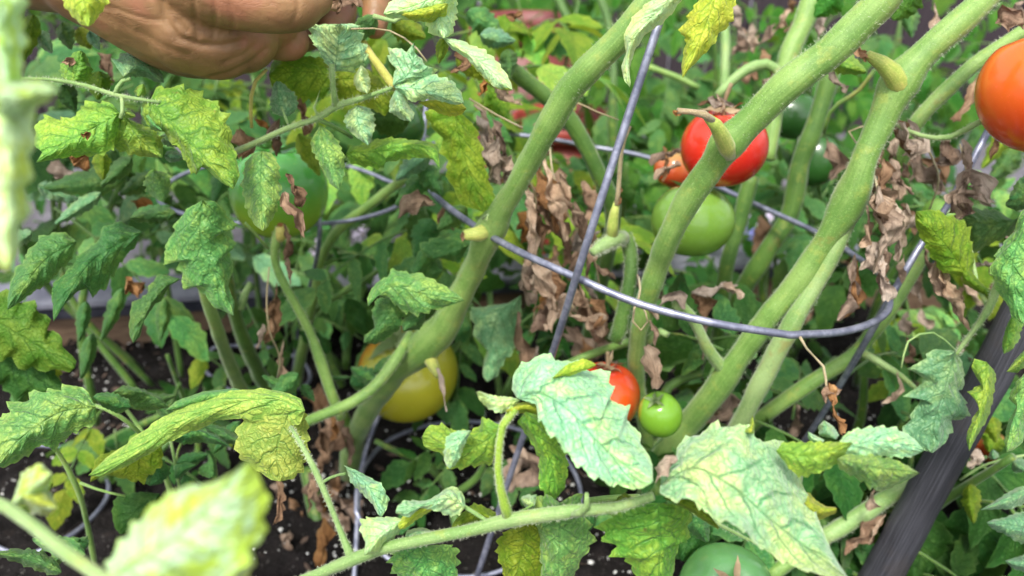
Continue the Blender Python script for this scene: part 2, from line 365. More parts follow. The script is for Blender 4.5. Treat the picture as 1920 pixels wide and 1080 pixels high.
def aleaf(parent, mat, crop, b, t, wd, d0, d1=None, bend=0.0, seed=None, teeth=5, deep=0.22, n=30, m=6, name='leaf', label=None, **kw):
    """second-rank leaf: base and tip pixel, width in pixels, side bend in pixels"""
    b = px(crop, b); t = px(crop, t); seed = seed if seed is not None else LC[0] + 100
    L, Rr = outline(b[0], b[1], t[0], t[1], wd, seed, teeth, deep)
    dx, dy = t[0] - b[0], t[1] - b[1]; l = math.hypot(dx, dy); nx, ny = -dy / l, dx / l
    if bend:
        def sh(p):
            u = ((p[0] - b[0]) * dx + (p[1] - b[1]) * dy) / l / l; s = math.sin(math.pi * min(1, max(0, u))) * bend
            return (p[0] + nx * s, p[1] + ny * s)
        L = [sh(p) for p in L]; Rr = [sh(p) for p in Rr]
        mid = sh(((b[0] + t[0]) / 2, (b[1] + t[1]) / 2))
    else: mid = ((b[0] + t[0]) / 2, (b[1] + t[1]) / 2)
    return leaf(parent, mat, '', [b, mid, t], L, Rr, d0, d1, n=n, m=m, name=name, label=label, **kw)

def dried(parent, path, wd, d, mat='dry', seed=None, crop='', crumple=1.0, name='dried_leaf', twist=None, n=None, m=5):
    """a crumpled dead leaf hanging along a pixel path; curls and folds are geometry"""
    LC[0] += 1; seed = seed if seed is not None else LC[0]; rnd = random.Random(seed)
    pts = [px(crop, p) for p in path]; sc = d / FPX
    Lp = sum(math.hypot(a[0] - b[0], a[1] - b[1]) for a, b in zip(pts, pts[1:]))
    n = n or max(12, min(44, int(Lp / 5)))
    sm = catmull([(p[0], p[1], 0) for p in pts], n)
    V, U, Fc = [], [], []; W = 2 * m + 1; ph = rnd.random() * 6; tw = twist if twist is not None else rnd.uniform(-2.5, 2.5)
    hw = wd / 2 * 1.15
    lob = [rnd.uniform(0.45, 1.0) for _ in range(9)]
    for i in range(n):
        u = i / (n - 1); a = sm[max(0, i - 1)]; c = sm[min(n - 1, i + 1)]
        tx, ty = c[0] - a[0], c[1] - a[1]; l = math.hypot(tx, ty) or 1; nx, ny = -ty / l, tx / l
        env = (math.sin(math.pi * (0.04 + 0.93 * u)) ** 0.55)
        kf = u * 8; k = int(min(7, kf)); lo = lerp(lob[k], lob[k + 1], kf - k)
        for j in range(-m, m + 1):
            t = j / m; ang = tw * u + ph + 0.9 * math.sin(u * 9 + ph)
            curl = t * (1.3 + 0.6 * math.sin(u * 6 + ph))
            lat = math.sin(curl) * 0.9; dep = (1 - math.cos(curl)) * 0.9
            ca, sa = math.cos(ang * 0.55), math.sin(ang * 0.55)
            q = hw * env * lo * (0.85 + .3 * rnd.random() * abs(t))
            A = (lat * ca - dep * sa) * q; B = (lat * sa + dep * ca) * q
            vv = (sm[i][0] / wd * 1.4, sm[i][1] / wd * 1.4 + t * 0.7, t * 0.8 + seed * 3.1)
            f1 = noise.noise(Vector(vv)) ; f2 = noise.noise(Vector(vv) * 2.7 + Vector((5, 1, 9)))
            A += (f1 * 0.55 + f2 * 0.3) * hw * crumple * env; B += (noise.noise(Vector(vv) + Vector((3, 8, 1))) * 0.9 + f2 * 0.45) * hw * crumple * env
            al = noise.noise(Vector(vv) * 1.9 + Vector((9, 9, 2))) * hw * 0.4 * crumple
            x = sm[i][0] + nx * A + tx / l * al; y = sm[i][1] + ny * A + ty / l * al
            V.append(P(x, y, d + B * sc)); U.append((u, t))
    for i in range(n - 1):
        for j in range(W - 1):
            a = i * W + j; Fc.append((a, a + 1, a + W + 1, a + W))
    return mesh_obj(name, V, Fc, M[mat], parent, U, origin=V[m])
def drycluster(parent, cx, cy, rx, ry, k, d, mats=('dry', 'tan'), size=(28, 46), dd=0.03, seed=0):
    rnd = random.Random(seed + 77)
    for _ in range(k):
        x = cx + rnd.uniform(-1, 1) * rx; y = cy + rnd.uniform(-1, 1) * ry; l = rnd.uniform(0.9, 2.0) * size[1]
        a = rnd.gauss(math.pi / 2, 0.45)
        p = [(x - math.cos(a) * l / 2, y - math.sin(a) * l / 2), (x + rnd.gauss(0, 8), y), (x + math.cos(a) * l / 2, y + math.sin(a) * l / 2)]
        dried(parent, p, rnd.uniform(*size), d + rnd.uniform(-dd, dd), rnd.choice(mats))
# ------------------------------------------------------------------ setting
def sheet(name, x0, x1, y0, y1, z, nx, ny, mat, amp=0.0, sc=8.0, fine=0.0):
    V, Fc = [], []
    for j in range(ny + 1):
        for i in range(nx + 1):
            x = lerp(x0, x1, i / nx); y = lerp(y0, y1, j / ny)
            zz = z + (amp * noise.noise(Vector((x * sc, y * sc, 1.3))) + fine * noise.noise(Vector((x * 60, y * 60, 4.1))) + fine * .6 * noise.noise(Vector((x * 160, y * 160, 7.7))) if amp else 0)
            V.append((x, y, zz))
    for j in range(ny):
        for i in range(nx):
            a = j * (nx + 1) + i; Fc.append((a, a + 1, a + nx + 2, a + nx + 1))
    o = mesh_obj(name, V, Fc, mat, origin=(0, 0, z)); o['kind'] = 'structure'; return o
def soil_material():
    b = NB('potting_soil'); g = b.n('TexCoord').outputs['Object']
    n1 = b.noise(g, 60, 5, 0.7); n2 = b.noise(g, 240, 4, 0.7)
    col = b.ramp(n1, [(0.3, (0.006, 0.005, 0.005)), (0.6, (0.014, 0.011, 0.011)), (0.8, (0.045, 0.032, 0.026))])
    wt = b.sstep(b.noise(g, 330, 2, 0.6), 0.67, 0.72)
    col = b.mix(b.math('MULTIPLY', wt, 0.5), col, (0.35, 0.33, 0.30))
    bp = b.n('Bump', {'Strength': 1.0, 'Distance': 0.004, 'Height': b.math('ADD', n1, n2)}).outputs[0]
    return b.finish(b.pbsdf(col, 0.9, bp, **{'Specular IOR Level': 0.2}))
M['soil'] = soil_material()
M['paving'] = plain('paving_grey', (0.09, 0.085, 0.10), (0.17, 0.16, 0.19), 6, 0.9, 0.4, 0.004)
sheet('ground', -30, 30, -12, 60, -0.30, 40, 40, M['paving'], 0.006, 0.5)
sheet('soil', -1.25, 1.25, -0.35, 0.86, 0.0, 420, 220, M['soil'], 0.014, 9, 0.010)
M['perlite'] = plain('perlite_white', (0.55, 0.54, 0.52), (0.75, 0.74, 0.72), 200, 0.9)
M['bark'] = plain('bark_chip', (0.03, 0.02, 0.015), (0.14, 0.09, 0.065), 90, 0.9, 0.8, 0.002)
def crumbs(name, k, mat, smin, smax, flat, seed, label):
    rnd = random.Random(seed); V, Fc = [], []
    for _ in range(k):
        x, y = rnd.uniform(-0.8, 0.7), rnd.uniform(0.36, 0.80)
        if noise.noise(Vector((x * 14, y * 14, seed))) + rnd.gauss(0, .25) < 0: continue
        z = 0.012 * noise.noise(Vector((x * 7, y * 7, 1.3))) + 0.006 * noise.noise(Vector((x * 60, y * 60, 4.1)))
        r = lerp(smin, smax, rnd.random() ** 2.2) * (1 if rnd.random() < .93 else 1.7); el = rnd.uniform(1, 3.2) if flat else rnd.uniform(1, 1.4)
        Mx = Matrix.Rotation(rnd.random() * 6.3, 3, 'Z') @ Matrix.Rotation(rnd.gauss(0, .4), 3, 'X')
        k0 = len(V); c = Vector((x, y, z + r * (0.2 if flat else .35)))
        for v in [(1, 0, 0), (0.3, .9, .1), (-.8, .6, 0), (-.9, -.5, .1), (.2, -1, 0), (0.1, .1, .8), (0, 0, -.8)]:
            q = Vector((v[0] * el, v[1], v[2] * (0.35 if flat else .9))) * r * rnd.uniform(0.7, 1.15); V.append(c + Mx @ q)
        for i in range(5):
            Fc.append((k0 + i, k0 + (i + 1) % 5, k0 + 5)); Fc.append((k0 + (i + 1) % 5, k0 + i, k0 + 6))
    o = mesh_obj(name, V, Fc, mat, origin=(0, 0.5, 0), smooth=False); tag(o, label, name.replace('_', ' '), kind='stuff'); return o
crumbs('perlite', 6500, M['perlite'], 0.0005, 0.0020, False, 3, 'white perlite crumbs scattered over the dark potting soil')
crumbs('bark_chips', 1300, M['bark'], 0.0015, 0.0045, True, 5, 'brown bark chips and plant litter lying on the potting soil')

def box(name, c, s, mat, parent=None, rz=0.0, bev=0.002, jit=0.0):
    bm = bmesh.new(); bmesh.ops.create_cube(bm, size=1)
    for v in bm.verts: v.co = Vector((v.co.x * s[0], v.co.y * s[1], v.co.z * s[2]))
    if bev: bmesh.ops.bevel(bm, geom=bm.edges[:], offset=bev, segments=2, affect='EDGES')
    Rz = Matrix.Rotation(rz, 3, 'Z')
    V = [Rz @ v.co + Vector(c) for v in bm.verts]; Fc = [tuple(v.index for v in f.verts) for f in bm.faces]; bm.free()
    return mesh_obj(name, V, Fc, mat, parent, origin=c, smooth=False)
def wood(name, c1, c2, axis=0, rough=0.8, sc=(3, 60, 60), bump=0.5):
    b = NB(name); g = b.n('TexCoord').outputs['Object']
    mp = b.n('Mapping', {'Vector': g, 'Scale': sc}).outputs[0]
    n1 = b.noise(mp, 3, 6, 0.65, 0.6); n2 = b.noise(g, 9, 3)
    col = b.mix(b.sstep(n1, 0.35, 0.65), c1, c2); col = b.mix(b.math('MULTIPLY', b.sstep(n2, .5, .7), .4), col, tuple(x * .55 for x in c1))
    bp = b.n('Bump', {'Strength': bump, 'Distance': 0.0015, 'Height': n1}).outputs[0]
    return b.finish(b.pbsdf(col, rough, bp))
M['plank'] = wood('planter_wood', (0.11, 0.065, 0.04), (0.20, 0.13, 0.08))
M['rim'] = plain('rim_dark_metal', (0.02, 0.022, 0.035), (0.05, 0.05, 0.07), 20, 0.4, 0.2)
M['rim_top'] = plain('rim_top_grey', (0.17, 0.17, 0.22), (0.27, 0.27, 0.33), 25, 0.35, 0.2)
yaw = R(7)
bed = empty('raised_planter_bed', (-0.02, 0.84, -0.28), 'brown wooden raised planter bed with dark metal rim, holding the black soil', 'planter')
bx, by = 0.0, 0.845
box('back_board', (bx, by, -0.135), (2.6, 0.022, 0.335), M['plank'], bed, yaw)
box('rim_edge', (bx, by - 0.002, 0.040), (2.6, 0.034, 0.014), M['rim'], bed, yaw)
box('rim_cap', (bx, by + 0.008, 0.0515), (2.6, 0.060, 0.006), M['rim_top'], bed, yaw, 0.001)
box('side_board', (-1.27, 0.22, -0.135), (0.022, 1.0, 0.33), M['plank'], bed, 0)
box('side_board', (1.27, 0.35, -0.135), (0.022, 1.1, 0.33), M['plank'], bed, 0)
box('front_board', (0, -0.36, -0.135), (2.5, 0.022, 0.33), M['plank'], bed, 0)

M['fence'] = wood('fence_wood', (0.022, 0.015, 0.020), (0.045, 0.030, 0.038), 0, 0.85, (60, 60, 3))
fence = empty('wooden_fence', (0, 2.55, -0.30), 'dark purplish board fence seen through gaps behind the foliage', 'fence')
fm = None
for i in range(44):
    x = -2.4 + i * 0.118
    if fm is None: o = box('fence_board', (x, 2.55, 0.42), (0.110, 0.02, 1.44), M['fence'], fence); fm = o.data
    else: inst('fence_board', fm, Matrix.Translation((x, 2.55 + 0.004 * (i % 3), 0.42)), fence)
box('fence_rail', (0.2, 2.60, 0.9), (5.3, 0.04, 0.08), M['fence'], fence); box('fence_rail', (0.2, 2.60, 0.0), (5.3, 0.04, 0.08), M['fence'], fence)

# ------------------------------------------------------------------ background foliage
def proto_leaflet(seed, n=11, m=3):
    rnd = random.Random(seed); teeth = rnd.choice([4, 5, 5, 6]); V, U, Fc = [], [], []
    W = 2 * m + 1; ph = rnd.random(); bendz = rnd.uniform(0.1, 0.45); fold = rnd.uniform(-0.25, 0.3); wdt = rnd.uniform(0.22, 0.31); tw = rnd.uniform(-.5, .5)
    for i in range(n):
        u = i / (n - 1); env = (math.sin(math.pi * min(1, max(0, u)) ** 0.75)) ** 0.75
        sw = rnd.uniform(-.02, .02)
        for j in range(-m, m + 1):
            t = j / m; saw = ((u * teeth + ph + (.3 if j > 0 else 0)) % 1.0)
            h = wdt * env * (0.78 + 0.32 * saw * abs(t))
            y = t * h + sw; x = u + 0.02 * saw * abs(t)
            z = -bendz * u * u - fold * abs(t) * h + 0.03 * noise.noise(Vector((x * 4, y * 6, seed * 2.2))) + tw * u * y
            V.append((x, y, z)); U.append((u, t))
    for i in range(n - 1):
        for j in range(W - 1):
            a = i * W + j; Fc.append((a, a + 1, a + W + 1, a + W))
    return V, Fc, U
PM = {}
def leaflet_mesh(var, mat):
    if (var, mat) not in PM:
        V, Fc, U = proto_leaflet(var + 11); o = mesh_obj('leaflet', V, Fc, M[mat], None, U, origin=(0, 0, 0)); PM[(var, mat)] = o.data
        bpy.data.objects.remove(o)
    return PM[(var, mat)]
def orient(o, d, nrm, s, sy=1.0):
    x = d.normalized(); z = (nrm - x * nrm.dot(x)); z.normalize(); y = z.cross(x)
    Mx = Matrix(((x.x, y.x * sy, z.x, 0), (x.y, y.y * sy, z.y, 0), (x.z, y.z * sy, z.z, 0), (0, 0, 0, 1)))
    return Matrix.Translation(o) @ Mx @ Matrix.Scale(s, 4)
def rv(rnd, s=1.0): return Vector((rnd.gauss(0, s), rnd.gauss(0, s), rnd.gauss(0, s)))
def compound(plant, org, d, nrm, L, pairs, size, mats, rnd, smat='stem', r=0.0012, seg=5):
    d = d.normalized(); pts = []
    for i in range(7):
        t = i / 6; p = org + d * L * t + Vector((0, 0, -0.35 * L * t * t)); pts.append((p.x, p.y, p.z, r * (1 - .6 * t)))
    V, Fc, U = tube_geo(pts, seg); st = mesh_obj('leaf_stalk', V, Fc, M[smat], plant, U, origin=org)
    side = d.cross(nrm).normalized(); mat = rnd.choice(mats)
    def put(p, dd, s):
        m_ = mat if rnd.random() < .75 else rnd.choice(mats)
        inst('leaflet', leaflet_mesh(rnd.randrange(7), m_), orient(p, dd, nrm + rv(rnd, .3), s, rnd.uniform(.8, 1.15)), st)
    for k in range(pairs):
        t = 0.35 + 0.55 * k / max(1, pairs - 1) if pairs > 1 else .6; p = org + d * L * t + Vector((0, 0, -0.35 * L * t * t))
        for s in (-1, 1):
            put(p, side * s * .9 + d * .45 + Vector((0, 0, -.35)) + rv(rnd, .15), size * rnd.uniform(.6, 1.0))
    put(org + d * L + Vector((0, 0, -0.35 * L)), d + Vector((0, 0, -.6)) + rv(rnd, .15), size * rnd.uniform(.95, 1.25))
    return st
def fill(plant, rect, dr, k, size, mats, seed, L=None, pairs=3, smat='stem', face=0.55):
    rnd = random.Random(seed)
    for _ in range(k):
        x = rnd.uniform(rect[0], rect[2]); y = rnd.uniform(rect[1], rect[3]); d = rnd.uniform(*dr)
        org = P(x, y, d); a = rnd.random() * 6.283
        dd = Vector((math.cos(a), math.sin(a) * .7, rnd.uniform(-.5, .5)))
        nrm = Vector((0, 0, 1)) * 0.75 - FWD * face + rv(rnd, .35)
        s = size * rnd.uniform(.75, 1.2)
        compound(plant, org, dd, nrm, (L or size * 2.0) * rnd.uniform(.8, 1.2), pairs, s, mats, rnd, smat)
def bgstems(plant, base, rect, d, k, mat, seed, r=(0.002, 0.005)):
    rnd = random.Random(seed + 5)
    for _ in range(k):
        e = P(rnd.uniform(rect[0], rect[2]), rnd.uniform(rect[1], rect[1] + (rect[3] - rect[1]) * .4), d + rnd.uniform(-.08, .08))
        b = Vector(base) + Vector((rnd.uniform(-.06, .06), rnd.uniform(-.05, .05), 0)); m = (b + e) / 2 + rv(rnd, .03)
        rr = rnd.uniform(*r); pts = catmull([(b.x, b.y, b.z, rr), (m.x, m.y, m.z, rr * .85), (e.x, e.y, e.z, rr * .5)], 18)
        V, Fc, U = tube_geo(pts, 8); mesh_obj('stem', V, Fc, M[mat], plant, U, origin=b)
GRP_BG = 'out of focus plants growing behind the tomato cages'
BG = [  # label, cat, rect, depth range, number of compound leaves, leaflet size, materials, stems, seed, ground z
    ('leafy blue-green tomato plant filling the left side above the planter rim', (0, 110, 330, 520), (0.60, 0.80), 30, 0.046, ['green', 'speck', 'blue', 'green', 'dark'], 5, 1, 0),
    ('shaded tomato plant with thin stems behind the large green tomato', (330, 240, 760, 560), (0.72, 0.84), 24, 0.036, ['green', 'dark', 'dark', 'green'], 4, 2, 0),
    ('yellowing bushy tomato plant below the tip of the hand', (760, 20, 1010, 460), (0.62, 0.80), 24, 0.046, ['olive', 'green', 'green', 'ygreen', 'olive'], 4, 3, 0),
    ('bright green plant in the top middle behind the thick diagonal stem', (960, -60, 1230, 330), (0.95, 1.3), 46, 0.046, ['bright', 'green', 'bright', 'dark'], 5, 4, -.3),
    ('sunny light green plant with small leaves behind the yellow hanging leaf', (1200, -60, 1520, 300), (0.95, 1.35), 42, 0.044, ['bright', 'bright', 'green'], 5, 5, -.3),
    ('sparse light green plant in front of the dark fence at top right', (1500, -60, 1930, 260), (1.0, 1.4), 36, 0.042, ['bright', 'bright', 'green'], 4, 6, -.3),
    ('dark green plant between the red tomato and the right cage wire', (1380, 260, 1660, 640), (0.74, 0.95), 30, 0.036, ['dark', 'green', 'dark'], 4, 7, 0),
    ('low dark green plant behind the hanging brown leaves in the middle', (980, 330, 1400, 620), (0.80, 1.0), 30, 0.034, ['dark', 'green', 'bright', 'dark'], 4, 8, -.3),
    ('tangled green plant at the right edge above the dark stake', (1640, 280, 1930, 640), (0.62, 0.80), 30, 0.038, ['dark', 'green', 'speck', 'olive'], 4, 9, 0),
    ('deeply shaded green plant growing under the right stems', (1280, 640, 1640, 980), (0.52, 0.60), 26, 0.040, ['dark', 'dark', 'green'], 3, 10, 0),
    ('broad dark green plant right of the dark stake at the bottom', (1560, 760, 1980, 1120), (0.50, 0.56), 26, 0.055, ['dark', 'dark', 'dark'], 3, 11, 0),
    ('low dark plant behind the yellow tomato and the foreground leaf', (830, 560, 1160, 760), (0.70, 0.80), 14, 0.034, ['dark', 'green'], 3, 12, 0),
    ('green plant in shade directly below the palm of the hand', (300, 60, 720, 320), (0.80, 1.1), 34, 0.046, ['dark', 'green', 'olive', 'dark'], 4, 24, -.3),
    ('small leafy seedling plant growing from the soil at lower left', (190, 640, 420, 860), (0.66, 0.78), 9, 0.030, ['green', 'olive', 'dark'], 4, 25, 0),
    ('small weedy plant on the soil in front of the yellow tomato stem', (700, 820, 930, 960), (0.62, 0.70), 5, 0.024, ['green', 'dark'], 3, 26, 0),
    ('leafy green plant standing in front of the red flower pot', (940, 290, 1190, 480), (0.84, 0.98), 22, 0.036, ['green', 'dark', 'bright'], 4, 21, -.3),
    ('low green plant just beyond the rim behind the left tomato plant', (-20, 380, 420, 560), (0.98, 1.2), 26, 0.05, ['dark', 'green', 'dark'], 4, 22, -.3),
    ('shaded plant between the two cages behind the yellow tomato', (440, 420, 960, 600), (0.78, 0.92), 24, 0.034, ['dark', 'green', 'dark'], 4, 23, 0),
    ('far green shrub at the left in front of the fence', (-40, -80, 620, 200), (1.3, 1.8), 34, 0.075, ['dark', 'green', 'bright'], 5, 13, -.3),
    ('far green shrub at the middle in front of the fence', (560, -80, 1250, 300), (1.4, 1.9), 42, 0.085, ['bright', 'green', 'bright'], 5, 14, -.3),
    ('far green shrub near the top right in front of the fence', (1200, -60, 1650, 380), (1.5, 1.9), 42, 0.080, ['bright', 'green', 'dark'], 5, 15, -.3),
    ('low green ground plant beyond the planter behind the pink flowers', (420, 280, 1100, 560), (1.0, 1.35), 38, 0.055, ['dark', 'green', 'dark'], 5, 16, -.3),
    ('low green ground plant beyond the planter behind the violet flowers', (1100, 300, 1750, 560), (1.15, 1.5), 36, 0.055, ['dark', 'green', 'bright'], 5, 17, -.3),
    ('far dark bush at the right edge in front of the fence', (1640, 180, 1960, 480), (1.2, 1.5), 20, 0.060, ['dark', 'green'], 4, 18, -.3),
]
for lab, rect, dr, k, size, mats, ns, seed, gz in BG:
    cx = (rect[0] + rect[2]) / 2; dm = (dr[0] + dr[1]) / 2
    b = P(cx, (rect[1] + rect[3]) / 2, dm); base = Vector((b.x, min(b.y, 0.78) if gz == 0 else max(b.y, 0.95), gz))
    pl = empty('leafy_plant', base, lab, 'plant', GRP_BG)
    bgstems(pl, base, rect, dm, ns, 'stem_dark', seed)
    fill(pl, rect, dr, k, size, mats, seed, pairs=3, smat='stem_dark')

# flowers
M['petal_lilac'] = plain('petal_lilac', (0.55, 0.45, 0.68), (0.70, 0.62, 0.78), 40, 0.6)
M['petal_violet'] = plain('petal_violet', (0.22, 0.24, 0.62), (0.36, 0.38, 0.75), 40, 0.6)
M['flower_eye'] = plain('flower_eye_yellow', (0.5, 0.4, 0.1), (0.6, 0.5, 0.2), 40, 0.6)
def flower(plant, x, y, d, s, mat, seed):
    rnd = random.Random(seed); c = P(x, y, d); nrm = (-FWD + Vector((0, 0, .6)) + rv(rnd, .35)).normalized()
    t1 = nrm.cross(Vector((0, 0, 1))).normalized(); t2 = nrm.cross(t1)
    V, Fc = [], []
    for k in range(5):
        a = k * 1.2566 + rnd.random() * .3; dd = t1 * math.cos(a) + t2 * math.sin(a); pp = nrm.cross(dd); k0 = len(V)
        V.append(c)
        for (u, wv, h) in ((.35, -.18, .04), (.75, -.36, .12), (1.0, -.16, .05), (1.02, .16, .02), (.75, .36, .12), (.35, .18, .04)):
            V.append(c + dd * u * s + pp * wv * s + nrm * (h - .15 * u) * s)
        Fc += [(k0, k0 + i, k0 + i + 1) for i in range(1, 6)]
    f = mesh_obj('flower', V, Fc, M[mat], plant, origin=c)
    pts = [(c.x, c.y, c.z, s * .1), *[((c + nrm * s * q).x, (c + nrm * s * q).y, (c + nrm * s * q).z, s * .1 * (1 - q * 3)) for q in (.1, .2)]]
    Ve, Fe, Ue = tube_geo(pts, 6); mesh_obj('flower_eye', Ve, Fe, M['flower_eye'], f, origin=c)
    b = c + Vector((rnd.gauss(0, .02), .02, -.12)); Vs, Fs, Us = tube_geo([(c.x, c.y, c.z, .0012), (b.x, b.y, b.z, .0016)], 5)
    mesh_obj('flower_stalk', Vs, Fs, M['stem_dark'], f, origin=c)
for lab, fl, mat in (
    ('low plant with pale pink-lilac flowers beyond the planter left of the middle', [(680, 440, 17), (650, 470, 15), (715, 465, 15), (735, 448, 13), (655, 420, 13), (620, 450, 15), (590, 462, 15), (540, 470, 10), (700, 492, 12), (760, 470, 11)], 'petal_lilac'),
    ('low plant with violet-blue flowers under the green tomato', [(1215, 410, 15), (1222, 462, 13), (1245, 440, 11), (1205, 385, 13), (1202, 480, 8), (1222, 484, 8)], 'petal_violet'),
    ('low plant with blue-violet flowers left of the right cage ring', [(1410, 415, 15), (1420, 445, 17), (1398, 432, 13), (1446, 412, 12), (1450, 470, 9), (1500, 500, 10)], 'petal_violet')):
    b = P(fl[0][0], fl[0][1] + 60, 1.05); pl = empty('flowering_plant', (b.x, max(b.y, .93), -.3), lab, 'plant', 'flowering plants beyond the planter')
    for i, (x, y, s) in enumerate(fl): flower(pl, x, y, 1.0 + .04 * (i % 3), s * 1.0 / FPX * 1.25, mat if i % 3 else 'petal_lilac', i + int(fl[0][0]))
    fill(pl, (fl[0][0] - 70, fl[0][1] + 10, fl[0][0] + 70, fl[0][1] + 90), (1.06, 1.12), 8, .035, ['dark', 'green'], i + 50)

# red flower pot behind
def lathe(name, prof, c, mat, parent, n=28):
    V, Fc = [], []
    for (r, z) in prof:
        for k in range(n): a = 2 * math.pi * k / n; V.append((c[0] + r * math.cos(a), c[1] + r * math.sin(a), c[2] + z))
    for i in range(len(prof) - 1):
        for k in range(n): Fc.append((i * n + k, i * n + (k + 1) % n, (i + 1) * n + (k + 1) % n, (i + 1) * n + k))
    return mesh_obj(name, V, Fc, mat, parent, origin=c)
M['redpot'] = plain('pot_red', (0.26, 0.035, 0.025), (0.34, 0.05, 0.035), 15, 0.45, 0.1)
M['soilpot'] = plain('pot_soil', (0.02, 0.015, 0.01), (0.05, 0.035, 0.03), 60, 0.9)
pc = P(1062, 232, 1.12); ph_ = pc.z + 0.30
pot = empty('flower_pot', (pc.x, pc.y + .04, -.30), 'red plastic flower pot behind the thick diagonal stem', 'pot')
lathe('pot_wall', [(0.045, 0), (0.052, .1), (0.068, ph_ - .02), (0.066, ph_ - .02), (.05, .1), (0.0, .01)], (pc.x, pc.y + .04, -.30), M['redpot'], pot)
lathe('pot_rim', [(0.066, ph_ - .024), (0.076, ph_ - .022), (0.077, ph_ - .002), (0.074, ph_), (0.069, ph_ - .002), (.066, ph_ - .02)], (pc.x, pc.y + .04, -.30), M['redpot'], pot)
lathe('pot_soil', [(0.0, ph_ - .03), (0.066, ph_ - .03)], (pc.x, pc.y + .04, -.30), M['soilpot'], pot)
pc2 = P(985, 110, 1.35)
pot2 = empty('flower_pot', (pc2.x, pc2.y, -.30), 'dark red pot far behind at the top middle', 'pot')
M['darkred'] = plain('pot_dark_red', (0.16, 0.03, 0.03), (0.22, 0.05, 0.045), 15, 0.5, 0.1)
h2 = pc2.z + .36
lathe('pot_wall', [(0.06, 0), (0.075, .1), (0.09, h2 - .02), (0.087, h2 - .02), (.05, .1), (0.0, .01)], (pc2.x, pc2.y, -.30), M['darkred'], pot2)
lathe('pot_rim', [(0.086, h2 - .024), (0.096, h2 - .022), (0.097, h2 + .004), (0.09, h2 + .004), (.086, h2 - .02)], (pc2.x, pc2.y, -.30), M['darkred'], pot2)

# ------------------------------------------------------------------ wire cages
def metal(name, c1, c2):
    b = NB(name); g = b.n('TexCoord').outputs['Object']; n1 = b.noise(g, 120, 4, .7)
    return b.finish(b.pbsdf(b.mix(b.sstep(n1, .4, .65), c1, c2), 0.42, b.n('Bump', {'Strength': .3, 'Distance': .0004, 'Height': b.noise(g, 400, 3)}).outputs[0], **{'Metallic': 0.55}))
M['wire'] = metal('galvanised_wire', (0.20, 0.21, 0.29), (0.36, 0.37, 0.47))
def wire(parent, path, wd, name='wire', crop='', closed=False, label=None, n=None):
    pts = []
    for (x, y, d) in path: q = P(x, y, d); pts.append((q.x, q.y, q.z, wd))
    if closed: pts2 = pts + [pts[0]]
    else: pts2 = pts
    sm = catmull(pts2, n or max(8, len(pts) * 7))
    if closed: sm = sm[:-1]
    V, Fc, U = tube_geo(sm, 8, closed=closed); o = mesh_obj(name, V, Fc, M['wire'], parent, U, origin=sm[0][:3])
    if label: o['label'] = label
    return o
c1 = empty('tomato_cage', Vector((P(1000, 800, .62).x, .62, 0)), 'galvanised wire tomato cage whose ring loops round the two thick right stems', 'tomato cage')
wr = .0021
ring = [(1480, 628, .405), (1580, 622, .42), (1645, 600, .44), (1668, 570, .46), (1655, 520, .50), (1600, 478, .54), (1540, 440, .57), (1410, 380, .63), (1230, 300, .69), (1110, 275, .71), (1000, 256, .72),
        (900, 250, .71), (830, 262, .67), (795, 285, .62), (788, 325, .56), (815, 366, .52), (870, 410, .48), (960, 465, .445), (1080, 520, .42), (1200, 570, .408), (1340, 606, .40)]
wire(c1, ring, wr, 'ring', closed=True, n=120)
wire(c1, [(1262, -40, .375), (1235, 45, .375), (1172, 235, .385), (1092, 482, .405), (1035, 665, .45), (975, 836, .52), (893, 1085, .58)], wr * 1.05, 'upright', label='near upright crossing the ring in the middle')
wire(c1, [(1900, 150, .46), (1850, 250, .46), (1780, 380, .462), (1720, 470, .465), (1668, 560, .462), (1600, 680, .50), (1520, 810, .56), (1440, 920, .62)], wr, 'upright')
wire(c1, [(805, 150, .60), (796, 225, .60), (788, 310, .60), (768, 420, .64), (752, 505, .68), (735, 600, .74), (720, 690, .80)], wr, 'upright')
wire(c1, [(790, 640, .70), (735, 730, .68), (690, 830, .66), (674, 915, .64), (669, 1000, .62), (664, 1090, .60)], wr, 'upright')
wire(c1, [(668, 960, .60), (672, 905, .62), (692, 862, .66), (730, 825, .69), (800, 798, .71), (890, 791, .72), (985, 810, .71), (1060, 860, .69), (1090, 940, .65), (1040, 1020, .61), (900, 1080, .59), (760, 1062, .59), (700, 1020, .595)], wr * .9, 'ring', closed=True, n=90)
c2 = empty('tomato_cage', Vector((P(420, 690, .8).x, .70, 0)), 'wire tomato cage around the left plant with a ring behind the large green tomato', 'tomato cage')
wire(c2, [(572, 421, .60), (620, 418, .60), (671, 411, .60), (731, 393, .61), (768, 368, .62), (760, 350, .63), (731, 341, .64), (657, 313, .66), (540, 300, .68), (400, 310, .68), (320, 340, .66), (300, 380, .64), (380, 410, .62), (480, 420, .60)], wr * .85, 'ring', closed=True, n=80)
wire(c2, [(401, 651, .86), (385, 672, .85), (384, 692, .84), (405, 714, .82), (440, 734, .80), (520, 738, .80), (580, 715, .82), (560, 672, .84), (480, 648, .87)], wr * .9, 'ring', closed=True, n=60)
wire(c2, [(560, 290, .68), (600, 430, .60), (560, 620, .78), (548, 720, .82)], wr * .85, 'upright')
c3 = empty('tomato_cage', Vector((P(90, 900, .66).x, .55, 0)), 'low wire ring of a cage lying on the soil at bottom left', 'tomato cage')
wire(c3, [(112, 838, .73), (160, 856, .72), (195, 885, .70), (203, 925, .68), (175, 968, .66), (122, 1010, .63), (40, 1040, .62), (-40, 1000, .63), (-70, 930, .67), (-20, 860, .71), (50, 836, .73)], wr * .95, 'ring', closed=True, n=80)


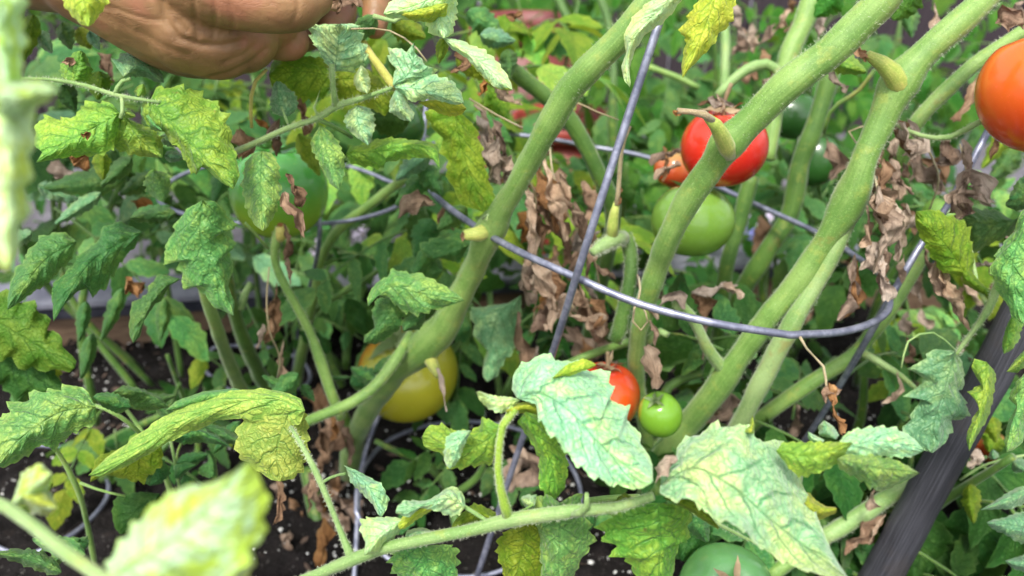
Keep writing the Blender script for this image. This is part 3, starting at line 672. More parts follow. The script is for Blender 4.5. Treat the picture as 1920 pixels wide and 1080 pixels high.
# stake
M['stake'] = None
def stake_mat():
    b = NB('stake_weathered_dark'); uv = b.n('UVMap').outputs[0]; sx = b.n('SeparateXYZ', {0: uv})
    v = b.n('CombineXYZ', {0: b.math('MULTIPLY', sx.outputs[0], 2.5), 1: b.math('MULTIPLY', sx.outputs[1], 55.0), 2: 0.0}).outputs[0]
    n1 = b.noise(v, 2.0, 4, .6, .4); g = b.n('TexCoord').outputs['Object']; n2 = b.noise(g, 30, 4, .6)
    col = b.mix(b.sstep(n1, .35, .7), (0.016, 0.016, 0.022), (0.070, 0.070, 0.086)); col = b.mix(b.math('MULTIPLY', b.sstep(n2, .5, .66), .5), col, (0.05, 0.04, 0.038))
    bp = b.n('Bump', {'Strength': .8, 'Distance': .0012, 'Height': n1}).outputs[0]
    return b.finish(b.pbsdf(col, .6, bp))
M['stake'] = stake_mat()
sp = [(2010, 380, 84, .43), (1905, 590, 84, .445), (1850, 700, 82, .455), (1790, 810, 82, .465), (1725, 930, 80, .48), (1655, 1060, 80, .50), (1560, 1230, 78, .53)]
pts = []
for (x, y, wd, d) in sp: q = P(x + 8, y, d); pts.append((q.x, q.y, q.z, wd * .86 / 2 * d / FPX))
V, Fc, U = tube_geo(catmull(pts, 60), 20, rough=.05, seed=3)
stk = mesh_obj('plant_stake', V, Fc, M['stake'], None, U, origin=pts[-1][:3])
tag(stk, 'thick dark grey weathered stake leaning across the bottom right corner', 'stake')
# ------------------------------------------------------------------ tomato plants (stems, leaves and dead leaves traced at their own distances)
def plant(x, y, lab, d=None):
    d = d or soil_d(y); q = P(x, y, d); return empty('tomato_plant', (q.x, q.y, 0.0), lab, 'plant', 'tomato plants')
pA = plant(662, 885, 'tomato plant whose single thick hairy stem curves up diagonally through the middle')
pB = plant(1240, 1000, 'large tomato plant with two thick forking stems rising to the upper right', .62)
pC = plant(470, 760, 'tomato plant with thin twin stems and hanging speckled leaves at left')
pD = plant(640, 1300, 'foreground tomato branch with very large pale mottled leaves across the bottom', .5)
pE = plant(-120, 1250, 'nearest tomato shoots, blurred and pale, at the left edge and bottom left', .45)
pF = plant(2000, 1000, 'tomato plant with pale serrated leaves hanging at the right edge', .6)
pG = plant(900, 640, 'tomato plant with the compound leaf held under the hand', .75)

# --- A: diagonal stem
stem(pA, [(655, 905, 44, .735), (658, 860, 52, .70), (668, 815, 50, .66), (690, 770, 52, .62), (735, 705, 62, .57), (775, 672, 66, .547), (806, 642, 80, .532), (838, 603, 64, .517), (882, 515, 58, .49), (900, 475, 60, .475), (918, 432, 78, .463), (945, 385, 56, .45), (990, 310, 58, .43), (1035, 225, 62, .41), (1068, 168, 72, .40), (1090, 145, 68, .395), (1150, 82, 64, .385), (1215, 10, 62, .375), (1270, -60, 60, .37)], 'stem', hair=2600, ring=20, step=.004)
stem(pA, [(932, 420, 40, .466), (905, 436, 40, .456), (888, 441, 34, .452), (870, 441, 24, .450)], 'stub', 'side_shoot_stub')
stem(pA, [(1090, 160, 40, .40), (1062, 150, 26, .395)], 'stem', 'side_shoot_stub')
stem(pA, [(795, 650, 40, .545), (810, 680, 28, .53), (822, 705, 15, .52)], 'stub', 'side_shoot_stub')
dried(pA, [(818, 690), (828, 725), (836, 772)], 16, .512, 'tan', crumple=.3)
stem(pA, [(552, 800, 24, .50), (600, 780, 25, .51), (660, 755, 26, .52), (705, 722, 27, .525), (745, 670, 28, .53), (770, 625, 22, .54)], 'stem', hair=500)
stem(pA, [(905, 410, 6, .45), (914, 402, 5, .44), (918, 408, 4, .438), (912, 414, 4, .436)], 'stem_pale', 'tendril', ring=6)
stem(pA, [(655, 905, 22, .74), (675, 840, 24, .70), (640, 770, 22, .68)], 'stem_dark')

# --- B: right stems
stem(pB, [(1700, -70, 76, .36), (1650, 5, 76, .365), (1560, 92, 74, .375), (1470, 165, 76, .385), (1400, 232, 74, .395), (1362, 272, 88, .402), (1338, 308, 66, .410), (1300, 360, 62, .42), (1262, 430, 60, .435), (1235, 495, 56, .455), (1215, 555, 52, .47), (1196, 630, 42, .49), (1194, 700, 38, .52), (1205, 780, 34, .55), (1225, 860, 34, .58)], 'stem', hair=2600, ring=20, step=.004)
stem(pB, [(1368, 290, 40, .400), (1358, 264, 48, .390), (1346, 240, 36, .382), (1332, 222, 24, .376), (1322, 216, 16, .375)], 'stub', 'side_shoot_stub')
stem(pB, [(1336, 226, 18, .377), (1318, 214, 19, .373), (1296, 210, 14, .371), (1270, 208, 15, .370)], 'straw', 'withered_tip', rough=.3)
stem(pB, [(1900, -60, 60, .40), (1850, -5, 62, .40), (1790, 50, 62, .40), (1725, 110, 66, .405), (1684, 162, 92, .41), (1655, 225, 64, .415), (1620, 300, 62, .42), (1594, 370, 86, .43), (1555, 440, 62, .44), (1495, 530, 62, .455), (1430, 610, 56, .47), (1372, 690, 58, .49), (1325, 755, 64, .51), (1270, 820, 66, .54), (1225, 890, 60, .58), (1215, 960, 56, .62)], 'stem', hair=2600, ring=20, step=.004)
stem(pB, [(1690, 175, 48, .410), (1678, 144, 50, .402), (1655, 120, 36, .398), (1636, 107, 28, .396), (1626, 102, 20, .396)], 'stub', 'side_shoot_stub')
stem(pB, [(1600, 380, 50, .435), (1572, 450, 46, .44), (1530, 530, 46, .45), (1495, 590, 46, .455), (1450, 670, 48, .47), (1405, 760, 46, .49), (1370, 830, 42, .52), (1345, 900, 40, .56)], 'stem_pale', hair=1100, ring=16)
stem(pB, [(1372, 712, 30, .495), (1345, 678, 28, .487), (1325, 650, 25, .478), (1300, 600, 24, .465), (1268, 566, 30, .455)], 'stem_pale', hair=250)
dried(pB, [(1285, 580), (1262, 556), (1235, 575)], 26, .45, 'tan', crumple=.6)
stem(pB, [(1735, 470, 32, .50), (1700, 530, 34, .505), (1650, 605, 36, .51), (1600, 665, 36, .52), (1540, 705, 36, .525), (1480, 745, 36, .535), (1425, 785, 36, .55), (1370, 830, 34, .57)], 'stem', hair=700)
stem(pB, [(1615, 660, 20, .515), (1650, 680, 17, .51), (1690, 705, 13, .505), (1730, 740, 9, .50)], 'stem_pale')
stem(pB, [(1930, 50, 30, .45), (1880, 85, 34, .455), (1822, 125, 36, .46), (1766, 178, 38, .465), (1715, 235, 38, .47), (1690, 300, 34, .48), (1655, 350, 30, .50)], 'stem', hair=500)
stem(pB, [(1170, 440, 34, .475), (1182, 470, 34, .475), (1182, 520, 32, .475), (1170, 580, 34, .48), (1160, 625, 36, .485), (1152, 640, 30, .486)], 'stem_dark', 'cut_stub', hair=500, ring=16)
stem(pB, [(1170, 445, 30, .47), (1145, 452, 34, .462), (1120, 468, 26, .457), (1110, 474, 18, .455)], 'stem_pale', 'side_shoot_stub', hair=700, hl=.003)
stem(pB, [(1148, 440, 26, .462), (1150, 410, 24, .457), (1156, 380, 14, .452)], 'stub', 'side_shoot_stub')
stem(pB, [(1156, 385, 13, .452), (1160, 350, 10, .449), (1166, 280, 9, .44), (1180, 236, 11, .435)], 'straw', 'side_shoot_stub')
stem(pB, [(1215, 640, 24, .50), (1235, 622, 18, .495), (1252, 628, 14, .49)], 'stem_pale', 'side_shoot_stub')
stem(pB, [(1050, 690, 20, .54), (1100, 668, 20, .54), (1150, 650, 20, .53), (1185, 640, 20, .52)], 'stem')
stem(pB, [(1255, 800, 40, .57), (1235, 850, 36, .56), (1228, 930, 34, .56)], 'stem')
stem(pB, [(1540, 1010, 38, .50), (1600, 975, 40, .50), (1660, 935, 42, .50), (1720, 900, 36, .51), (1780, 860, 30, .52)], 'stem_pale', hair=600)
stem(pB, [(1440, 1085, 34, .50), (1490, 1045, 36, .50), (1545, 1010, 38, .50)], 'stem')
# back stems of B
stem(pB, [(1540, -40, 50, .58), (1512, 30, 50, .58), (1480, 100, 48, .58), (1460, 170, 40, .58), (1440, 300, 34, .58)], 'stem', ring=16, hair=500)
stem(pB, [(1345, 180, 18, .56), (1372, 152, 22, .56), (1405, 128, 24, .56), (1440, 120, 24, .56), (1462, 140, 22, .56), (1468, 180, 20, .56)], 'stem_pale')
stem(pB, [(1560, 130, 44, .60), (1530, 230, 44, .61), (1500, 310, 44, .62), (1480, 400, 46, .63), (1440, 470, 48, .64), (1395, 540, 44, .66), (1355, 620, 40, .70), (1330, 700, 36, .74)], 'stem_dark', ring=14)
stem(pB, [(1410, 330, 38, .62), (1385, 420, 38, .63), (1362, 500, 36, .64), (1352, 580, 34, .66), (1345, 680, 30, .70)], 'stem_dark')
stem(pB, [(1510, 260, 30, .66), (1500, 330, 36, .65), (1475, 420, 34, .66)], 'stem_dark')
stem(pB, [(1640, 130, 9, .52), (1610, 170, 9, .53), (1560, 205, 9, .54), (1545, 250, 8, .55)], 'stem_dark')

# --- middle back stems and stems of G
stem(pG, [(940, 115, 34, .52), (985, 150, 38, .53), (1040, 195, 40, .54), (1085, 250, 40, .55), (1120, 320, 40, .56), (1150, 400, 38, .58), (1130, 520, 34, .64), (1100, 640, 32, .72)], 'stem_dark', ring=14, hair=400)
stem(pG, [(1035, -30, 20, .75), (1062, 30, 20, .75), (1092, 80, 18, .75), (1130, 130, 16, .75)], 'stem_dark')
stem(pG, [(1115, -30, 16, .78), (1140, 40, 18, .78), (1150, 110, 16, .78), (1148, 200, 22, .78), (1150, 330, 22, .8)], 'stem_dark')
stem(pG, [(1355, 0, 18, .80), (1360, 80, 20, .80), (1358, 170, 20, .80)], 'stem_pale')
stem(pG, [(1215, 125, 14, .75), (1270, 145, 14, .75), (1310, 165, 14, .75)], 'stem')
stem(pG, [(770, 330, 20, .60), (735, 352, 22, .61), (680, 395, 22, .62), (635, 430, 22, .63), (605, 480, 20, .65), (590, 550, 22, .67), (570, 640, 24, .72), (555, 720, 24, .78)], 'stem', hair=200)
stem(pG, [(760, 470, 9, .66), (720, 500, 11, .66), (670, 535, 12, .67), (625, 560, 12, .68), (580, 590, 11, .70)], 'stem_dark')
stem(pG, [(440, 285, 16, .42), (480, 268, 14, .41), (540, 240, 13, .40), (595, 222, 13, .40), (632, 198, 15, .395), (680, 184, 11, .39), (735, 165, 9, .385)], 'stem_pale', 'leaf_stalk', hair=500, label='pale stalk of the compound leaf under the hand')
gs = bpy.context.scene.objects[-1] if False else None
stem(pG, [(630, 198, 15, .395), (624, 160, 11, .39), (622, 120, 14, .385)], 'stem_pale', 'leaf_stalk', hair=120)
stem(pG, [(600, 225, 12, .40), (640, 245, 10, .405), (660, 258, 8, .41)], 'stem_dark', 'leaf_stalk')
stem(pG, [(540, 232, 6, .40), (533, 215, 6, .40), (528, 200, 5, .40)], 'stem_pale', 'leaf_stalk')
stem(pG, [(740, 165, 18, .40), (715, 130, 20, .405), (690, 95, 16, .41), (670, 60, 16, .41)], 'stem_yellow', 'stem')
stem(pG, [(770, -20, 16, .37), (768, 30, 14, .37), (735, 40, 9, .37), (700, 30, 12, .37)], 'stem_pale', 'leaf_stalk')
stem(pG, [(500, 130, 8, .41), (480, 150, 9, .41), (470, 190, 9, .415), (472, 240, 8, .42)], 'stem_yellow', 'leaf_stalk')
stem(pG, [(600, 168, 0.1, .395), (590, 200, 6, .395), (586, 205, 8, .395), (595, 215, 6, .395)], 'stem_pale', 'tendril', ring=6)

# --- C: left stems
stem(pC, [(372, 500, 26, .50), (388, 560, 28, .52), (408, 620, 30, .55), (430, 680, 32, .60), (458, 745, 32, .66), (480, 800, 32, .72)], 'stem', hair=700)
stem(pC, [(425, 500, 24, .56), (438, 580, 28, .60), (462, 650, 32, .64), (498, 725, 34, .70), (540, 800, 32, .76)], 'stem_dark', hair=400)
stem(pC, [(528, 428, 26, .50), (516, 460, 22, .50), (518, 500, 19, .505), (545, 555, 19, .51), (580, 620, 21, .52), (602, 680, 23, .525), (622, 740, 24, .53), (640, 785, 22, .535)], 'stem', hair=500)
stem(pC, [(526, 424, 24, .495), (530, 436, 30, .497), (522, 450, 20, .50)], 'stem_yellow', 'side_shoot_stub')
stem(pC, [(460, 418, 6, .48), (480, 440, 6, .49), (503, 466, 8, .50)], 'stem', 'leaf_stalk')
stem(pC, [(505, 500, 4, .50), (500, 560, 4, .50), (505, 620, 4, .50), (525, 670, 4, .51), (520, 710, 4, .52)], 'straw', 'tendril', ring=6)
stem(pC, [(450, 580, 18, .60), (460, 550, 16, .60), (470, 530, 12, .60)], 'stem_pale')
stem(pC, [(20, 150, 9, .36), (80, 148, 9, .37), (150, 158, 9, .37), (215, 178, 10, .37), (260, 186, 8, .37), (300, 192, 7, .37)], 'stem_pale', 'leaf_stalk', hair=300)
stem(pC, [(215, 178, 9, .37), (225, 155, 9, .37), (245, 148, 8, .37)], 'stem_pale', 'leaf_stalk')
stem(pC, [(228, 180, 9, .37), (230, 205, 9, .37), (226, 222, 8, .37)], 'stem_pale', 'leaf_stalk')
stem(pC, [(70, 800, 9, .40), (110, 850, 10, .42), (135, 895, 12, .43), (150, 930, 13, .44), (165, 990, 12, .46), (178, 1060, 11, .48)], 'stem', hair=150)
stem(pC, [(150, 905, 6, .43), (190, 920, 6, .43), (235, 930, 5, .43)], 'stem', 'leaf_stalk')
stem(pC, [(178, 760, 9, .41), (215, 775, 9, .41), (255, 805, 9, .42), (290, 850, 9, .44), (325, 925, 9, .46)], 'stem', 'leaf_stalk')
stem(pC, [(310, 790, 6, .46), (325, 850, 7, .46), (338, 925, 7, .47)], 'stem_pale')
for pth in ([(578, 880, 38, .70), (592, 960, 38, .68), (608, 1050, 38, .66)], [(660, 880, 34, .72), (690, 960, 32, .70), (720, 1050, 30, .66), (730, 1100, 30, .64)]):
    stem(pC, pth, 'stem_dark')

# --- D: foreground branch
stem(pD, [(520, 1110, 30, .31), (600, 1075, 28, .305), (655, 1052, 30, .30), (720, 1028, 27, .295), (800, 1010, 28, .29), (880, 995, 28, .285), (945, 978, 34, .28), (1000, 968, 30, .275), (1080, 958, 28, .27), (1160, 950, 24, .265), (1225, 930, 20, .26)], 'stem_pale', hair=1400, ring=18)
stem(pD, [(660, 1048, 24, .30), (640, 1000, 15, .305), (610, 925, 15, .315), (585, 870, 14, .325), (560, 825, 12, .33), (545, 800, 9, .335)], 'stem_pale', 'leaf_stalk', hair=500)
stem(pD, [(605, 904, 8, .318), (625, 893, 7, .318), (648, 888, 7, .316)], 'stem_pale', 'leaf_stalk')
stem(pD, [(955, 975, 28, .28), (943, 935, 19, .275), (934, 890, 17, .272), (936, 840, 15, .27), (945, 790, 16, .268), (965, 765, 20, .268)], 'stem_lime', 'leaf_stalk', hair=900)
stem(pD, [(925, 985, 9, .283), (895, 965, 9, .283), (868, 948, 9, .283)], 'stem_pale', 'leaf_stalk')
stem(pD, [(1070, 965, 16, .27), (1098, 955, 16, .265), (1100, 925, 10, .262)], 'stem_pale', 'leaf_stalk')
stem(pD, [(950, 970, 5, .28), (985, 955, 5, .278), (1000, 945, 5, .276)], 'stem', 'leaf_stalk')
stem(pD, [(1100, 940, 16, .33), (1140, 935, 17, .33), (1200, 932, 16, .33)], 'stem')

# leaves of D
leaf(pD, 'pale', 'KK', [(700, 470), (870, 440, .262), (1080, 570, .252), (1250, 760, .25), (1400, 900, .25), (1640, 1050)],
     [(660, 400), (668, 310), (740, 220), (850, 170), (950, 182), (1060, 215), (1160, 240), (1290, 290), (1390, 380), (1320, 445), (1400, 480), (1440, 525), (1480, 520), (1465, 600), (1500, 660), (1550, 720), (1560, 780), (1610, 860), (1640, 950)],
     [(830, 510), (850, 620), (900, 690), (1000, 790), (1040, 850), (1100, 920), (1200, 1000), (1330, 1060), (1450, 1085), (1550, 1100)],
     .275, .245, n=80, m=16, dl=.028, dr=-.004, wav=.005)
leaf(pD, 'yellow', 'KK', [(940, 330), (1090, 270), (1250, 238)], [(1000, 270), (1060, 225), (1160, 193), (1210, 210)], [(1050, 320), (1130, 290), (1200, 265)], .262, .268, n=24, m=5, dl=.004, dr=.004)
leaf(pD, 'white', 'KK', [(720, 480), (560, 490), (415, 425)], [(640, 560), (570, 575), (500, 540), (440, 480)], [(660, 460), (600, 455), (500, 440), (440, 418)], .27, .262, n=26, m=6, dl=.004, dr=.004)
leaf(pD, 'yellow', 'KK', [(620, 560), (740, 530), (880, 540)], [(640, 520), (760, 490), (850, 500)], [(640, 575), (760, 570), (860, 600)], .266, .27, n=20, m=4)
leaf(pD, 'ygreen', 'KK', [(760, 560), (830, 720), (930, 900), (960, 1060), (970, 1165)],
     [(900, 600), (960, 730), (1040, 850), (1055, 960), (1030, 1090)], [(700, 630), (790, 760), (850, 880), (850, 1000), (850, 1080), (900, 1150)], .268, .285, n=46, m=9, dl=.008, dr=.008)
leaf(pD, 'ygreen', 'KK', [(600, 660), (440, 780), (260, 800), (40, 740)],
     [(520, 620), (460, 590), (440, 660), (390, 690), (260, 690), (180, 645), (80, 660), (60, 700)], [(565, 850), (520, 920), (400, 940), (260, 965), (215, 950), (190, 860), (120, 835), (55, 800)], .27, .28, n=46, m=9, dl=.006, dr=.006)
leaf(pD, 'pale', 'KK', [(385, 690), (290, 780), (235, 958)], [(280, 690), (210, 730), (188, 850), (205, 930)], [(350, 760), (310, 870), (275, 930)], .266, .27, n=24, m=6, dl=.006, dr=.004)
leaf(pD, 'pale', 'LL', [(130, 500), (350, 400, .252), (600, 530, .248), (820, 720, .248), (1050, 900, .25), (1330, 1110)],
     [(130, 430), (150, 350), (225, 330), (230, 270), (320, 180), (380, 175), (470, 120), (590, 110), (690, 140), (725, 172), (770, 210), (870, 235), (950, 330), (1010, 430), (1050, 520), (1080, 600), (1130, 700), (1180, 850), (1250, 990)],
     [(120, 560), (220, 605), (340, 600), (400, 680), (520, 740), (640, 775), (700, 850), (800, 930), (940, 1010), (1080, 1060), (1200, 1090)],
     .262, .225, n=90, m=18, dl=.022, dr=-.008, wav=.005)
leaf(pD, 'ygreen', 'LL', [(860, 290), (1080, 320), (1350, 235)], [(900, 235), (980, 232), (1150, 228), (1250, 232)], [(960, 420), (1040, 458), (1150, 422), (1250, 372), (1300, 300)], .256, .246, n=34, m=8, dl=.004, dr=.006)
leaf(pD, 'pale', 'LL', [(1230, 300), (1500, 225), (1800, 285)], [(1280, 200), (1350, 150), (1500, 128), (1620, 140), (1730, 205)], [(1330, 330), (1450, 325), (1600, 328), (1720, 328)], .25, .262, n=44, m=9, dl=.008, dr=.006)
leaf(pD, 'speck', 'LL', [(1245, 340), (1460, 390), (1770, 430)], [(1300, 310), (1450, 312), (1600, 335), (1700, 385)], [(1260, 400), (1400, 480), (1480, 542), (1560, 532), (1680, 480)], .246, .262, n=44, m=9, dl=.006, dr=.010)
leaf(pD, 'pale', 'LL', [(1240, 215), (1190, 160), (1165, 95)], [(1130, 190), (1128, 130)], [(1260, 190), (1225, 130)], .258, .268, n=20, m=4)
leaf(pD, 'pale', 'LL', [(1150, 240), (1100, 210), (1062, 165)], [(1080, 235), (1062, 200)], [(1170, 220), (1110, 190)], .256, .262, n=14, m=4)
leaf(pD, 'yellow', 'LL', [(690, 175), (715, 120), (712, 62)], [(650, 165), (690, 130), (703, 80)], [(722, 180), (725, 120)], .256, .258, n=14, m=4)
leaf(pD, 'yellow', 'LL', [(1040, 620), (1130, 660), (1247, 655)], [(1060, 540), (1110, 600), (1180, 640), (1240, 645)], [(1080, 720), (1130, 730), (1200, 700), (1240, 680)], .262, .268, n=20, m=5)
leaf(pD, 'olive', 'LL', [(150, 590), (330, 640), (505, 775)], [(200, 540), (340, 590), (430, 680)], [(180, 600), (330, 680), (400, 730), (495, 785)], .268, .262, n=24, m=4)
dried(pD, [(1230, 905), (1245, 880), (1270, 860)], 34, .256, 'tan', crumple=.8, m=4)
leaf(pD, 'ygreen', 'K', [(835, 690), (850, 880), (835, 1160)], [(960, 700), (1022, 740), (1000, 800), (998, 905), (960, 880), (930, 980), (915, 1080), (880, 1150)], [(700, 700), (640, 722), (550, 780), (525, 830), (530, 880), (600, 920), (590, 980), (670, 975), (690, 1050), (760, 1110)], .27, .285, n=56, m=12, dl=.008, dr=.008, label='serrated yellow-green leaf hanging below the branch')
leaf(pD, 'speck', 'K', [(310, 690), (310, 850), (300, 1180)], [(400, 640), (430, 650), (440, 720), (495, 870), (480, 930), (420, 1000), (390, 1080), (340, 1160)], [(260, 650), (200, 645), (165, 690), (160, 780), (190, 860), (205, 950), (215, 1080), (250, 1160)], .272, .29, n=50, m=10, dl=.008, dr=.01)
leaf(pD, 'pale', 'K', [(180, 700), (140, 690), (105, 670)], [(190, 650), (140, 645), (110, 655)], [(180, 730), (140, 725), (112, 690)], .275, n=14, m=4)
leaf(pD, 'olive', 'K', [(150, 790), (110, 950), (60, 1180)], [(210, 830), (250, 920), (280, 1000), (230, 1120)], [(60, 820), (-10, 870), (-30, 960), (10, 1060), (0, 1150)], .285, .30, n=44, m=9, dl=.008, dr=.006)
leaf(pD, 'speck', 'J', [(860, 880), (960, 980), (1010, 1180)], [(960, 920), (1060, 910), (1130, 930), (1142, 1040), (1100, 1130)], [(800, 930), (760, 1000), (800, 1080), (880, 1160)], .30, .31, n=40, m=8)
leaf(pD, 'pale', 'J', [(850, 870), (920, 850), (1015, 868)], [(860, 835), (940, 820), (980, 830)], [(900, 890), (960, 885)], .292, n=20, m=5)
leaf(pD, 'pale', 'J', [(535, 500), (660, 610), (725, 768)], [(520, 488), (600, 520), (730, 590), (750, 640), (768, 670), (750, 730)], [(560, 580), (620, 640), (680, 700), (705, 750)], .312, .30, n=36, m=7, dl=.004, dr=.008)
leaf(pD, 'white', 'J', [(850, 780), (730, 850), (632, 972)], [(820, 850), (760, 905), (690, 960)], [(790, 765), (700, 766), (618, 775), (612, 840), (640, 900)], .29, .285, n=36, m=7)
leaf(pD, 'pale', 'J', [(1172, 712), (1080, 670), (960, 700), (850, 740), (800, 745)], [(1140, 755), (1080, 762), (1010, 730), (930, 720), (870, 770)], [(1170, 660), (1135, 608), (1080, 605), (1020, 650), (960, 680), (850, 675), (810, 705)], .28, .275, n=48, m=8, dl=.004, dr=.008)
leaf(pD, 'yellow', 'J', [(1000, 700), (900, 755), (820, 830)], [(1000, 725), (900, 790), (850, 830)], [(940, 690), (850, 750), (810, 800)], .279, .285, n=22, m=4)
leaf(pD, 'olive', 'J', [(1338, 790), (1220, 750), (1095, 830)], [(1335, 740), (1280, 710), (1215, 690), (1150, 750), (1110, 790)], [(1280, 815), (1200, 835), (1120, 850)], .287, .29, n=30, m=6)
leaf(pD, 'olive', 'K', [(600, 690), (660, 650), (720, 690)], [(620, 660), (660, 635), (700, 660)], [(640, 700), (690, 700)], .275, n=14, m=4)

# --- C leaves
leaf(pC, 'speck', 'I', [(512, 180), (320, 210), (120, 340), (-20, 490)], [(515, 265), (480, 285), (440, 290), (350, 350), (290, 418), (220, 378), (130, 452), (20, 505)], [(470, 100), (420, 65), (320, 65), (330, 88), (180, 90), (140, 140), (30, 165), (60, 210), (-40, 240)], .36, .34, n=56, m=11, dl=.012, dr=.012)
leaf(pC, 'green', 'I', [(700, 180), (600, 160), (490, 130)], [(640, 215), (560, 190)], [(690, 140), (600, 100), (520, 105)], .39, .38, n=22, m=5)
leaf(pC, 'green', 'I', [(900, 180), (760, 110), (600, 100)], [(820, 200), (720, 190), (640, 140)], [(860, 130), (760, 80), (660, 62)], .42, .40, n=26, m=6)
leaf(pC, 'lime', '', [(572, 770), (510, 748), (420, 760), (330, 795), (250, 850), (165, 892)], [(560, 800), (500, 790), (420, 785), (330, 822), (250, 868), (190, 895)], [(565, 748), (530, 733), (480, 728), (420, 735), (330, 765), (250, 820), (195, 862)], .34, .36, n=60, m=8, dl=.006, dr=.010)
leaf(pC, 'speck', '', [(470, 735), (400, 738), (310, 770)], [(440, 750), (380, 765)], [(440, 728), (380, 734), (330, 752)], .352, .36, n=22, m=4)
leaf(pC, 'lime', '', [(545, 765), (520, 840), (525, 903)], [(575, 775), (580, 820), (572, 880), (550, 898)], [(455, 770), (442, 820), (445, 855), (485, 885), (510, 900)], .345, .352, n=34, m=8, dl=.006, dr=.006)
leaf(pC, 'olive', 'I', [(860, 350), (700, 430), (480, 580)], [(870, 480), (760, 590), (650, 560), (560, 540)], [(760, 370), (640, 400), (520, 440), (490, 520)], .40, .41, n=34, m=7)
leaf(pC, 'green', 'I', [(780, 440), (830, 540), (800, 600)], [(880, 460), (910, 530), (860, 590)], [(720, 500), (740, 570)], .42, n=20, m=5)
leaf(pC, 'dark', 'I', [(850, 640), (720, 740), (640, 860)], [(870, 720), (800, 820), (720, 850)], [(740, 630), (620, 650), (595, 740), (610, 820)], .44, n=28, m=6)
leaf(pC, 'green', 'I', [(900, 350), (1060, 310), (1240, 400)], [(980, 380), (1080, 370), (1180, 380)], [(960, 310), (1060, 298), (1160, 330)], .42, n=26, m=5)
leaf(pC, 'green', 'I', [(1120, 560), (1130, 480), (1095, 405)], [(1060, 540), (1060, 500), (1110, 470)], [(1160, 560), (1155, 470), (1130, 420)], .44, n=22, m=5)
leaf(pC, 'green', 'I', [(930, 560), (980, 510), (1050, 490)], [(930, 490), (1000, 472)], [(960, 560), (1000, 520)], .44, n=18, m=4)
leaf(pC, 'speck', 'I', [(390, 900), (430, 930), (440, 960)], [(400, 880), (470, 865), (475, 910)], [(385, 930), (400, 950)], .42, n=16, m=4)
aleaf(pC, 'green', 'I', (330, 1060), (-30, 960), 44, .34, seed=41, bend=10)
aleaf(pC, 'green', 'J', (270, 130), (90, 10), 36, .50, seed=42)
aleaf(pC, 'green', 'J', (300, 60), (370, 150), 24, .50, seed=43)
aleaf(pC, 'green', 'J', (440, 30), (570, 20), 14, .54, seed=44)
aleaf(pC, 'green', 'J', (560, 60), (700, 10), 44, .56, seed=45)
aleaf(pC, 'speck', 'J', (700, 40), (560, -30), 40, .55, seed=46)
leaf(pC, 'green', 'E', [(410, 320), (230, 430), (40, 685)], [(380, 420), (310, 480), (295, 500), (250, 550), (180, 590), (100, 650)], [(340, 265), (210, 290), (190, 330), (130, 390), (140, 420), (90, 450), (50, 560), (40, 630)], .42, .38, n=46, m=9, dl=.01, dr=.01)
leaf(pC, 'green', 'E', [(760, 270), (520, 400), (400, 540), (285, 750)], [(720, 350), (660, 410), (570, 560), (490, 620), (480, 560), (410, 590), (350, 650), (310, 710)], [(640, 212), (550, 240), (520, 320), (400, 410), (390, 450), (330, 500), (272, 560), (280, 660)], .43, .38, n=54, m=9, dl=.01, dr=.012)
leaf(pC, 'green', 'E', [(965, 520), (830, 600), (710, 862)], [(900, 560), (860, 640), (830, 650), (770, 740), (745, 830)], [(850, 492), (790, 560), (785, 600), (700, 650), (688, 760), (690, 820)], .44, .42, n=44, m=8, dl=.008, dr=.008)
leaf(pC, 'speck', 'E', [(1080, 100), (1070, 300), (1150, 500), (1245, 715)], [(1150, 105), (1200, 170), (1275, 250), (1190, 258), (1260, 350), (1215, 380), (1245, 420), (1235, 500), (1215, 560), (1250, 640)], [(990, 150), (940, 220), (870, 380), (890, 440), (960, 425), (955, 500), (990, 575), (1045, 560), (1080, 600), (1140, 670), (1200, 695)], .40, .42, n=60, m=11, dl=.014, dr=.014)
aleaf(pC, 'green', 'E', (940, 170), (690, 195), 36, .46, seed=51)
aleaf(pC, 'green', 'E', (700, 200), (910, 130), 34, .47, seed=52)
aleaf(pC, 'olive_dark', '', (-60, 570), (140, 690), 150, .44, seed=53, teeth=6, deep=.3)
aleaf(pC, 'dark', '', (-40, 640), (125, 745), 130, .46, seed=54, teeth=5, deep=.3)
aleaf(pC, 'green', '', (162, 565), (148, 642), 32, .52, seed=55, deep=.1)
aleaf(pC, 'green', '', (175, 625), (152, 712), 34, .54, seed=56, deep=.1)
aleaf(pC, 'blue', 'E', (540, 60), (290, 230), 36, .50, seed=57)
aleaf(pC, 'blue', 'E', (200, 20), (430, 110), 40, .52, seed=58)
aleaf(pC, 'green', 'E', (820, -30), (640, 70), 44, .52, seed=59)
aleaf(pC, 'blue', 'E', (170, 270), (30, 350), 34, .48, seed=60)
